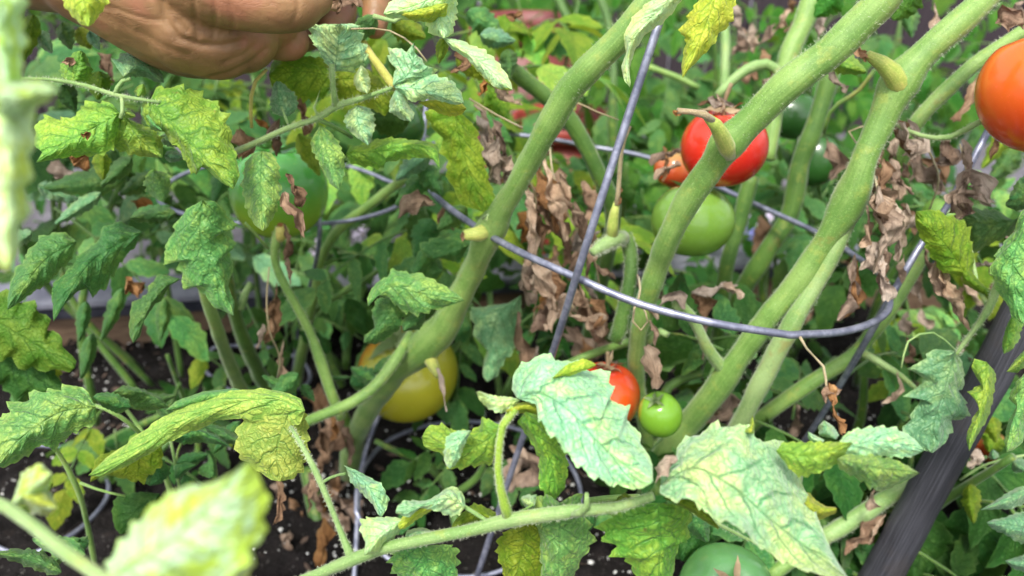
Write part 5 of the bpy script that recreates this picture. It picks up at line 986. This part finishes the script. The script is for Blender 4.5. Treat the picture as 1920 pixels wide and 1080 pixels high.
for (p, c, pth, w_, d, m_) in ((pF, 'D', [(1150, 750), (1180, 860), (1160, 950)], 30, .43, 'tan'), (pF, 'D', [(1120, 1020), (1200, 960), (1290, 1080)], 56, .43, 'tan'), (pF, 'H', [(1080, 120), (1150, 60), (1300, 120)], 46, .43, 'tan'), (pF, 'H', [(1090, 60), (1160, 160), (1100, 190)], 40, .432, 'dry'), (pF, 'H', [(1010, 400), (1040, 560), (1120, 680), (1190, 790)], 36, .43, 'tan'), (pF, 'H', [(950, 350), (960, 420), (980, 480)], 34, .46, 'rust'),
    (pF, 'L', [(440, 60), (460, 180), (505, 325)], 40, .40, 'rust'), (pF, 'L', [(500, 90), (430, 110), (420, 160)], 26, .40, 'dry'), (pF, 'D', [(1340, 130), (1400, 100), (1478, 130)], 50, .40, 'rust'), (pF, 'D', [(1478, 10), (1420, 60), (1380, 100)], 50, .5, 'dry'), (pF, 'L', [(1180, 440), (1240, 460), (1180, 500)], 30, .5, 'tan'), (pF, 'L', [(800, 0), (810, 80), (720, 160)], 26, .5, 'tan'), (pF, 'H', [(850, 830), (870, 900), (840, 960)], 34, .5, 'dry'),
    (pF, 'L', [(680, 620), (650, 700), (640, 730)], 30, .47, 'tan'), (pF, 'L', [(720, 760), (620, 850), (530, 960)], 44, .50, 'dry'), (pF, 'L', [(740, 750), (680, 830), (650, 915)], 10, .47, 'tan'), (pF, 'H', [(1200, 440), (1290, 460), (1300, 500)], 26, .5, 'tan'), (pF, 'H', [(1340, 300), (1380, 280), (1400, 330)], 26, .5, 'tan'), (pF, 'D', [(1290, 560), (1330, 680), (1300, 850)], 20, .45, 'dry'),
    (pB, 'L', [(270, 150), (260, 230), (240, 340)], 34, .58, 'dry'), (pB, 'K', [(1210, 90), (1180, 200), (1100, 270)], 56, .52, 'dry'), (pB, 'K', [(1100, 260), (1120, 200), (1190, 60)], 30, .515, 'rust'),
    (pG, 'B', [(1120, 300), (1180, 330), (1100, 380)], 44, .42, 'rust'), (pG, 'B', [(1260, 400), (1280, 440), (1240, 500)], 26, .42, 'rust'), (pG, 'B', [(1390, 90), (1430, 110), (1478, 80)], 28, .48, 'rust'), (pG, 'B', [(240, 540), (300, 600), (310, 720)], 40, .45, 'dry'), (pG, 'B', [(170, 640), (130, 720), (160, 820)], 40, .46, 'dry'), (pG, 'B', [(210, 930), (260, 1000), (280, 1100)], 40, .385, 'dry'), (pG, 'F', [(200, 60), (260, 160), (310, 300)], 36, .385, 'rust'), (pG, 'B', [(1300, 440), (1380, 520), (1470, 560)], 30, .47, 'tan'),
    (pB, 'C', [(800, 880), (850, 840), (960, 800)], 26, .50, 'dry'), (pB, 'C', [(830, 960), (880, 900), (960, 880)], 26, .50, 'tan'), (pB, 'C', [(860, 780), (880, 860), (850, 960)], 22, .50, 'rust'), (pG, 'BB', [(1010, 20), (1060, 60), (1110, 100)], 24, .395, 'rust'), (pG, 'BB', [(1180, 60), (1260, 20), (1340, 60)], 30, .39, 'dry'), (pG, 'BB', [(1100, -20), (1150, 60), (1120, 130)], 26, .40, 'dry'),  # the BB shreds are added to make a dark gap beside the fingers
    (pC, 'F', [(210, 230), (220, 340), (200, 420)], 28, .49, 'dry'), (pC, 'F', [(220, 400), (230, 500), (240, 550)], 14, .49, 'tan'), (pC, 'F', [(170, 540), (150, 700), (100, 860)], 32, .52, 'dry'), (pC, 'F', [(200, 850), (190, 980), (180, 1060)], 22, .54, 'tan'), (pC, 'F', [(90, 760), (80, 840), (60, 890)], 18, .49, 'tan'),
    (pC, 'J', [(170, 560), (180, 680), (150, 800)], 34, .44, 'rust'), (pC, 'J', [(420, 200), (460, 300), (440, 420)], 46, .60, 'dry'), (pC, 'J', [(470, 220), (470, 300), (450, 340)], 34, .58, 'rust'), (pC, 'J', [(390, 260), (400, 400), (360, 560)], 34, .62, 'dry'), (pC, 'J', [(350, 560), (340, 660), (330, 740)], 24, .50, 'rust'), (pC, 'J', [(440, 600), (520, 700), (580, 800)], 56, .64, 'dry'), (pC, 'J', [(410, 780), (420, 900), (380, 1030)], 36, .58, 'rust'), (pC, 'J', [(390, 60), (400, 160), (420, 240)], 34, .64, 'dry'),
    (pG, 'F', [(820, 190), (880, 130), (1010, 110)], 40, .47, 'tan'), (pG, 'F', [(1060, 130), (1050, 220), (1110, 260)], 36, .52, 'rust'), (pG, 'K', [(60, 400), (150, 480), (100, 600)], 60, .56, 'dry'), (pG, 'K', [(120, 430), (60, 540), (40, 640)], 44, .58, 'dry'), (pC, 'E', [(670, 520), (720, 560), (740, 620)], 40, .50, 'rust'), (pC, 'E', [(700, 110), (760, 130), (800, 180)], 34, .53, 'rust'), (pC, 'AA', [(560, 560), (620, 560), (620, 610)], 16, .378, 'rust'), (pC, 'EE', [(440, 490), (490, 500), (500, 540)], 14, .368, 'rust'), (pC, 'EE', [(340, 700), (430, 740), (500, 800)], 40, .46, 'rust'), (pC, 'EE', [(150, 800), (300, 860), (440, 1000)], 60, .55, 'tan'), (pG, 'B', [(60, 640), (120, 700), (150, 800)], 34, .47, 'rust'), (pC, 'EE', [(1850, 440), (1900, 560), (1880, 700)], 50, .46, 'dry'), (pC, 'AA', [(880, 480), (960, 620), (1000, 760)], 34, .5, 'dry')):
    DR(p, c, pth, w_, d, m_)
drycluster(pB, 1660, 420, 40, 100, 6, .44, ('dry', 'tan', 'tan'), (26, 40), .02, 41)
drycluster(pG, 1000, 560, 40, 90, 4, .52, ('tan', 'rust', 'tan'), (24, 40), .03, 42)
drycluster(pG, 1090, 600, 40, 60, 4, .54, ('tan', 'tan'), (22, 36), .03, 43)
drycluster(pB, 1740, 300, 60, 40, 6, .50, ('dry', 'tan'), (26, 44), .03, 44)
drycluster(pB, 1440, 50, 70, 50, 5, .64, ('dry', 'tan'), (22, 36), .03, 45)
drycluster(pG, 1420, 170, 40, 40, 4, .62, ('dry', 'rust'), (30, 40), .03, 46)
drycluster(pG, 930, 300, 24, 60, 5, .47, ('tan', 'dry'), (24, 34), .01, 47)
drycluster(pC, 620, 900, 30, 110, 7, .64, ('dry', 'rust'), (26, 40), .02, 48)
drycluster(pB, 1500, 520, 140, 90, 8, .78, ('dry',), (26, 40), .05, 9)
drycluster(pF, 1780, 600, 90, 110, 12, .62, ('dry', 'tan'), (24, 40), .05, 10)
drycluster(pB, 1730, 330, 110, 60, 8, .62, ('tan', 'dry'), (24, 40), .04, 11)
drycluster(pB, 1440, 60, 60, 60, 5, .75, ('tan', 'dry'), (20, 34), .04, 12)
drycluster(pC, 560, 960, 80, 90, 8, .66, ('dry',), (24, 36), .02, 13)
for pl_, pth in ((pG, [(985, 330, 5, .47), (1005, 370, 5, .49), (1000, 430, 4, .50), (1010, 520, 4, .51), (1000, 600, 3, .52)]), (pG, [(1030, 270, 5, .50), (1040, 340, 5, .495), (1075, 420, 4, .49), (1110, 470, 4, .495), (1125, 540, 3, .50)]), (pB, [(1640, 330, 5, .43), (1650, 380, 5, .42), (1655, 450, 4, .42), (1650, 520, 3, .425)]), (pG, [(1060, 560, 4, .52), (1095, 600, 4, .52), (1120, 650, 3, .53)]),
                 (pB, [(1715, 240, 5, .45), (1745, 290, 5, .46), (1760, 340, 4, .48), (1740, 400, 4, .50)]), (pF, [(1800, 270, 4, .44), (1812, 330, 4, .435), (1800, 400, 3, .43)]), (pF, [(1745, 440, 4, .44), (1765, 520, 4, .435), (1800, 600, 3, .43)])):
    stem(pl_, pth, 'straw', 'withered_stalk', ring=6)
for pth in ([(1160, 225, 3, .46), (1120, 210, 4, .455), (1060, 190, 5, .455), (1000, 235, 5, .46)],): stem(pG, pth, 'straw', 'dried_tendril', ring=6)
stem(pG, [(640, 55, 4, .38), (720, 55, 4, .38), (770, 80, 4, .38), (800, 115, 4, .38)], 'straw', 'dried_tendril', ring=6)
stem(pG, [(880, 185, 5, .44), (930, 215, 5, .445), (980, 240, 5, .45)], 'straw', 'dried_tendril', ring=6)
stem(pB, [(1198, 520, 5, .44), (1200, 550, 5, .425), (1186, 590, 5, .42), (1192, 615, 5, .42), (1210, 618, 5, .42), (1214, 596, 4, .42), (1205, 575, 4, .43)], 'straw', 'dried_tendril', ring=6)
stem(pB, [(1500, 632, 7, .405), (1505, 645, 5, .405), (1530, 672, 4, .41), (1545, 690, 7, .41), (1550, 730, 4, .40)], 'straw', 'dried_tendril', ring=6)
stem(pB, [(1640, 235, 4, .46), (1600, 240, 4, .46), (1592, 250, 5, .46), (1605, 268, 4, .46)], 'straw', 'dried_tendril', ring=6)
stem(pB, [(1460, 1040, 3, .42), (1380, 1000, 8, .41), (1330, 975, 9, .40), (1300, 960, 8, .39)], 'stem_pale', 'truss_stalk', hair=200)
stem(pB, [(1680, 235, 8, .44), (1730, 255, 10, .43), (1780, 258, 12, .42), (1825, 235, 13, .41), (1860, 215, 12, .40)], 'stem_pale', 'truss_stalk', hair=200)
# ------------------------------------------------------------------ tomatoes
def tomato_mat(name, bottom, top, blush=None, bdir=(1, 0, 0), bt=(0.1, 0.6), rough=0.22, lo=-0.2, hi=1.0):
    b = NB(name); g = b.n('TexCoord').outputs['Object']; sx = b.n('SeparateXYZ', {0: g})
    R0 = 0.03
    z = b.n('VectorMath', {0: g, 1: (0, 0, 1.0 / R0)}, operation='DOT_PRODUCT').outputs['Value']
    n1 = b.noise(g, 45, 4, .6); z = b.math('ADD', z, b.math('MULTIPLY', b.math('SUBTRACT', n1, .5), .5))
    col = b.mix(b.sstep(z, lo, hi), bottom, top)
    if blush:
        bd = Vector(bdir).normalized() / R0
        q = b.n('VectorMath', {0: g, 1: tuple(bd)}, operation='DOT_PRODUCT').outputs['Value']
        q = b.math('ADD', q, b.math('MULTIPLY', b.math('SUBTRACT', n1, .5), .8))
        col = b.mix(b.sstep(q, *bt), col, blush)
    col = b.mix(b.math('MULTIPLY', b.sstep(b.noise(g, 700, 2, .6), .62, .72), .22), col, tuple(min(1, c * 1.5 + .06) for c in bottom))
    bp = b.n('Bump', {'Strength': .12, 'Distance': .0004, 'Height': b.noise(g, 200, 3)}).outputs[0]
    return b.finish(b.pbsdf(col, rough, bp, **{'Subsurface Weight': .25, 'Subsurface Radius': (.6, .4, .15), 'Subsurface Scale': .006, 'Coat Weight': .5, 'Coat Roughness': .12}))
M['calyx'] = plain('calyx_green', (.12, .20, .06), (.2, .26, .1), 60, .7)
M['calyx_dry'] = plain('calyx_dry', (.22, .15, .08), (.40, .30, .18), 60, .8)
def tomato(x, y, rx, d, lab, mat, axis=(0, 0, 1), ry=None, squash=.88, calyx=True, dry=False, ribs=.02, name='tomato', seed=1, lower=0):
    c = P(x, y, d + rx * d / FPX * .2); r = rx * d / FPX; ax = Vector(axis).normalized()
    rz = (ry * d / FPX / r) if ry else squash
    rot = ax.to_track_quat('Z', 'Y').to_matrix(); rnd = random.Random(seed)
    NT, NP = 48, 30; V, Fc = [], []
    for i in range(NP + 1):
        th = math.pi * i / NP
        for k in range(NT):
            a = 2 * math.pi * k / NT; rr = 1 + ribs * math.cos(a * 5 + seed) * math.sin(th) ** .5 * (0.6 + .6 * math.cos(th)) + .015 * noise.noise(Vector((math.cos(a), math.sin(a), th + seed)))
            st = math.sin(th) ** .92
            z = math.cos(th) * rz - .22 * math.exp(-(th / .28) ** 2) * rz - .03 * math.exp(-((math.pi - th) / .2) ** 2) * -1
            V.append(c + rot @ Vector((st * rr * math.cos(a) * r, st * rr * math.sin(a) * r, z * r)))
    for i in range(NP):
        for k in range(NT): Fc.append((i * NT + k, (i + 1) * NT + k, (i + 1) * NT + (k + 1) % NT, i * NT + (k + 1) % NT))
    root = empty(name, c, lab, 'tomato', 'tomatoes on the plants')
    me_o = mesh_obj('fruit', V, Fc, mat, root, origin=c)
    # material reads object space in metres: rotate the object so local z is the stem axis
    me = me_o.data; inv = rot.inverted(); s_ = .03 / r
    for v in me.vertices: v.co = (inv @ v.co) * s_
    me_o.rotation_mode = 'QUATERNION'; me_o.rotation_quaternion = rot.to_quaternion(); me_o.scale = (1 / s_,) * 3; me.update()
    if calyx:
        t0 = c + rot @ Vector((0, 0, (rz * .80) * r)); m_ = M['calyx_dry'] if dry else M['calyx']
        for k in range(5 + rnd.randrange(2)):
            a = k * 1.15 + rnd.random() * .4; dr_ = rot @ Vector((math.cos(a), math.sin(a), 0)); tn = ax.cross(dr_); Vv, Ff = [], []
            ln = r * rnd.uniform(.5, .75); cu = rnd.uniform(-.1, .7)
            for i in range(8):
                u = i / 7; p = t0 + dr_ * ln * u + ax * (r * (.10 + .22 * u * u * cu * 2 + .03 * math.sin(u * 9 + k))); wv = r * .085 * math.sin(math.pi * min(.98, u * .9 + .15)) ; tw = math.sin(u * 3 + k) * .6
                for s in (-1, 0, 1): Vv.append(p + tn * s * wv * math.cos(tw) + ax * (abs(s) * wv * .5 + s * wv * math.sin(tw)))
            for i in range(7):
                for j in range(2): q = i * 3 + j; Ff.append((q, q + 1, q + 4, q + 3))
            mesh_obj('sepal', Vv, Ff, m_, root, origin=t0)
        e = t0 + ax * r * .55 + rv(rnd, r * .12); md = t0 + ax * r * .28
        Vs, Fs, Us = tube_geo(catmull([(t0.x, t0.y, t0.z, r * .07), (md.x, md.y, md.z, r * .055), (e.x, e.y, e.z, r * .05)], 10), 8)
        mesh_obj('fruit_stalk', Vs, Fs, m_, root, origin=t0)
    return root
TR = tomato_mat('tomato_red', (.62, .022, .012), (.66, .05, .015)); TO = tomato_mat('tomato_orange_red', (.62, .05, .012), (.78, .15, .015), lo=-.7, hi=.9)
TG = tomato_mat('tomato_green', (.20, .38, .05), (.19, .36, .06)); TGB = tomato_mat('tomato_green_big', (.30, .46, .03), (.085, .34, .06), lo=-.7, hi=.4)
TY = tomato_mat('tomato_yellow', (.46, .43, .025), (.36, .38, .04), (.62, .20, .02), (-1, -.2, .55), (.35, .8))
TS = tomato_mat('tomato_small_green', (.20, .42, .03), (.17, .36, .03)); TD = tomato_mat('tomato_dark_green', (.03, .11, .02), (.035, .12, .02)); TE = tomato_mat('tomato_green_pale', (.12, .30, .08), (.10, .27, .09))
TT = tomato_mat('tomato_turning', (.50, .07, .02), (.40, .26, .08)); TRO = tomato_mat('tomato_scarlet', (.66, .09, .012), (.55, .03, .012), lo=.2, hi=1.1)
tomato(1357, 276, 82, .50, 'red ripe tomato behind the thick right stem, above the green one', TR, (-.1, .1, 1), squash=.90, dry=True, seed=2)
tomato(1266, 318, 40, .58, 'small half-ripe orange-red tomato left of and behind the red one', TT, (.2, .2, 1), dry=True, seed=3)
tomato(1298, 413, 78, .52, 'round light green tomato under the red one, crossed by the stem', TG, (.05, .3, 1), squash=.88, calyx=True, seed=4)
tomato(1966, 168, 122, .37, 'orange-red ripe tomato cut off by the right edge', TO, (-.35, .35, .9), squash=.98, calyx=False, seed=5)
tomato(765, 700, 96, .66, 'large yellow tomato with an orange blush, low behind the diagonal stem', TY, (-.25, -.15, 1), squash=.90, seed=6, calyx=True)
tomato(1134, 742, 67, .50, 'orange-red tomato half hidden behind the large pale leaf', TRO, (.05, .2, 1), squash=.95, dry=True, seed=7)
tomato(1238, 777, 41, .47, 'small shiny green tomato beside the half-hidden orange-red one', TS, (-.35, -.2, .9), squash=1.12, seed=8, ribs=.01)
tomato(1362, 1112, 92, .44, 'green tomato at the bottom edge with its calyx facing up', TE, (.02, -.55, .85), squash=.88, dry=True, seed=9)
tomato(522, 358, 92, .56, 'largest green tomato, hanging behind the left leaves', TGB, (.1, .1, 1), squash=.98, seed=10)
tomato(1485, 215, 52, .70, 'dark green tomato in shade behind the fork of the right stems', TD, (.1, .1, 1), seed=11)
tomato(1528, 300, 44, .74, 'dark green tomato in deep shade below the upper dark one', TD, (.1, .1, 1), squash=1.15, seed=12)
tomato(1768, 404, 38, .56, 'green tomato behind the right cage wire', TG, (.1, .1, 1), seed=13)
tomato(1868, 835, 40, .58, 'orange tomato mostly hidden at the right behind the stake', TT, (.1, .1, 1), seed=14)
tomato(742, 235, 56, .56, 'very dark green tomato deep behind the compound leaf', TD, (.1, .1, 1), seed=15)

# ------------------------------------------------------------------ person: forearm and hand reaching in from the top left
def skin_mat():
    b = NB('skin'); g = b.n('TexCoord').outputs['Object']
    n1 = b.noise(g, 22, 4, .6); n2 = b.noise(g, 260, 3, .7)
    col = b.mix(b.sstep(n1, .35, .68), (.20, .105, .045), (.35, .195, .085))
    col = b.mix(b.math('MULTIPLY', b.sstep(b.noise(g, 26, 3), .50, .62), .55), col, (.38, .14, .085))
    mp = b.n('Mapping', {'Vector': g, 'Scale': (26, 110, 110), 'Rotation': (0, 0, .3)}).outputs[0]
    w1 = b.noise(mp, 1.6, 3, .6, .5); cr = b.math('SUBTRACT', 1.0, b.sstep(b.math('ABSOLUTE', b.math('SUBTRACT', w1, .5)), 0.0, .02))
    col = b.mix(b.math('MULTIPLY', cr, .12), col, (.26, .10, .05))
    h = b.math('ADD', b.math('MULTIPLY', n2, .7), b.math('MULTIPLY', cr, -.2))
    bp = b.n('Bump', {'Strength': .5, 'Distance': .0007, 'Height': h}).outputs[0]
    return b.finish(b.pbsdf(col, .48, bp, **{'Subsurface Weight': .12, 'Subsurface Radius': (1, .4, .2), 'Subsurface Scale': .005}))
M['skin'] = skin_mat()
M['nail'] = plain('nail', (.55, .32, .25), (.6, .38, .3), 80, .35)
def person():
    q = P(-700, -500, .45)
    root = empty('person', q, 'hand and forearm of a person reaching in at top left, fingers closed round a shoot', 'person')
    bm = bmesh.new()
    def chain(path, k=None, sub=3.0):
        pts = []
        for (x, y, wd, d) in path: p = P(x, y, d); pts.append((p.x, p.y, p.z, wd / 2 * d / FPX))
        L = sum((Vector(a[:3]) - Vector(b_[:3])).length for a, b_ in zip(pts, pts[1:])); sm = catmull(pts, max(6, int(L / .002)))
        V, Fc, _ = tube_geo(sm, 24); vs = [bm.verts.new(v) for v in V]
        for f in Fc: bm.faces.new([vs[i] for i in f])
        for e in (sm[0], sm[-1]):
            bmesh.ops.create_icosphere(bm, subdivisions=3, radius=e[3] * .995, matrix=Matrix.Translation(e[:3]))
    # forearm, wrist, palm (little-finger side down)
    chain([(-900, -560, 330, .46), (-500, -340, 300, .42), (-200, -180, 262, .395), (20, -105, 225, .38), (150, -78, 210, .37), (250, -60, 240, .37)])
    chain([(180, -60, 225, .37), (280, -30, 275, .375), (370, 0, 290, .385), (440, 0, 250, .395)])
    chain([(330, -60, 280, .385), (430, -90, 300, .39), (500, -110, 250, .40)])
    chain([(360, 40, 200, .375), (420, 66, 172, .38), (455, 72, 130, .385)])      # heel of the hand
    # thumb, near side
    chain([(300, -70, 150, .36), (400, -30, 150, .352), (490, 0, 122, .35), (560, 4, 106, .352), (590, -2, 70, .354)])
    # fingers curl away and down behind the shoot
    chain([(470, -130, 100, .40), (600, -120, 84, .42), (685, -60, 66, .425), (706, 0, 58, .42), (702, 50, 48, .415)])
    chain([(460, -60, 100, .41), (560, -50, 80, .44), (625, -20, 64, .45), (640, 25, 58, .445), (618, 58, 50, .43)])
    chain([(450, 0, 96, .415), (520, 20, 80, .44), (575, 40, 62, .45), (580, 66, 54, .44), (555, 78, 48, .43)])
    chain([(430, 50, 90, .41), (490, 66, 74, .415), (545, 72, 64, .415), (548, 88, 52, .41), (525, 92, 46, .405)])
    me = bpy.data.meshes.new('tmp'); bm.to_mesh(me); bm.free()
    o = bpy.data.objects.new('tmp', me); COL.objects.link(o)
    rm = o.modifiers.new('r', 'REMESH'); rm.mode = 'VOXEL'; rm.voxel_size = .0011
    smm = o.modifiers.new('s', 'SMOOTH'); smm.iterations = 14; smm.factor = .6
    dg = bpy.context.evaluated_depsgraph_get(); ev = bpy.data.meshes.new_from_object(o.evaluated_get(dg))
    bpy.data.objects.remove(o)
    CR = [([(500, 92), (470, 118), (430, 138), (395, 146)], 5, .0016), ([(480, 84), (455, 104), (420, 118)], 4, .001), ([(455, 78), (420, 86), (375, 84), (335, 72), (312, 40), (304, 0)], 7, .0022),
          ([(205, 12), (240, 26), (275, 36), (300, 38)], 4, .0012), ([(330, 40), (345, 54), (350, 60)], 5, .0014), ([(360, -20), (366, 30), (372, 70)], 6, .0012), ([(402, -20), (404, 30), (400, 74)], 5, .0010),
          ([(560, -10), (558, 20), (548, 46)], 5, .0008), ([(130, -8), (170, 6), (215, 20)], 4, .001), ([(430, 10), (438, 40), (436, 66)], 5, .0009), ([(260, 60), (300, 84), (350, 104)], 7, .0008), ([(225, 90), (275, 112), (330, 128)], 5, .0006)]
    rr_ = random.Random(4)
    for _ in range(46):
        x0, y0 = rr_.uniform(120, 560), rr_.uniform(-20, 120); a_ = rr_.gauss(.35, .5); l_ = rr_.uniform(12, 40)
        CR.append(([(x0, y0), (x0 + l_ * math.cos(a_), y0 + l_ * math.sin(a_) + rr_.uniform(-4, 4)), (x0 + 2 * l_ * math.cos(a_), y0 + 2 * l_ * math.sin(a_))], rr_.uniform(1.6, 3), rr_.uniform(.00015, .0004)))
    segs = [(Vector(a), Vector(b_), w_, dp) for path, w_, dp in CR for a, b_ in zip(path, path[1:])]
    V = []
    for v in ev.vertices:
        co = v.co.copy(); rel = co - CP; dd = rel.dot(FWD); q2 = Vector((960 + rel.x / dd * FPX, 540 - rel.dot(UP) / dd * FPX)); push = 0
        if -20 < q2.x < 760 and q2.y > -60 and v.normal.dot(FWD) < 0:
            for a, b_, w_, dp in segs:
                ab = b_ - a; t = max(0, min(1, (q2 - a).dot(ab) / ab.length_squared)); ds = (q2 - a - ab * t).length
                if ds < 3 * w_: push = max(push, dp * .6 * math.exp(-(ds / w_) ** 2))
        V.append(co - v.normal * push)
    Fc = [tuple(p.vertices) for p in ev.polygons]
    mesh_obj('body', V, Fc, M['skin'], root, origin=P(300, 0, .38))
    # thumb nail faces up, out of the picture
    c = P(575, -44, .352); n_ = UP; t = RT; s = FWD; Vv, Ff = [], []
    for i in range(7):
        for j in range(5):
            u = i / 6 * 2 - 1; v = j / 4 * 2 - 1
            Vv.append(c + t * u * .0065 + s * v * .005 * math.sqrt(max(.1, 1 - .5 * u * u)) + n_ * (-.003 * v * v - .001 * u * u + .0003))
    for i in range(6):
        for j in range(4): a = i * 5 + j; Ff.append((a, a + 1, a + 6, a + 5))
    mesh_obj('thumb_nail', Vv, Ff, M['nail'], root, origin=c)
    # sleeve cuff far up the arm, out of the picture
    pts = []
    for (x, y, wd, d) in [(-1150, -700, 420, .48), (-900, -560, 400, .46), (-800, -504, 390, .452)]: p = P(x, y, d); pts.append((p.x, p.y, p.z, wd / 2 * d / FPX))
    V, Fc, U = tube_geo(catmull(pts, 24), 28, rough=.12); mesh_obj('sleeve', V, Fc, plain('sleeve_cloth', (.05, .06, .09), (.08, .09, .13), 50, .9), root, U)
person()
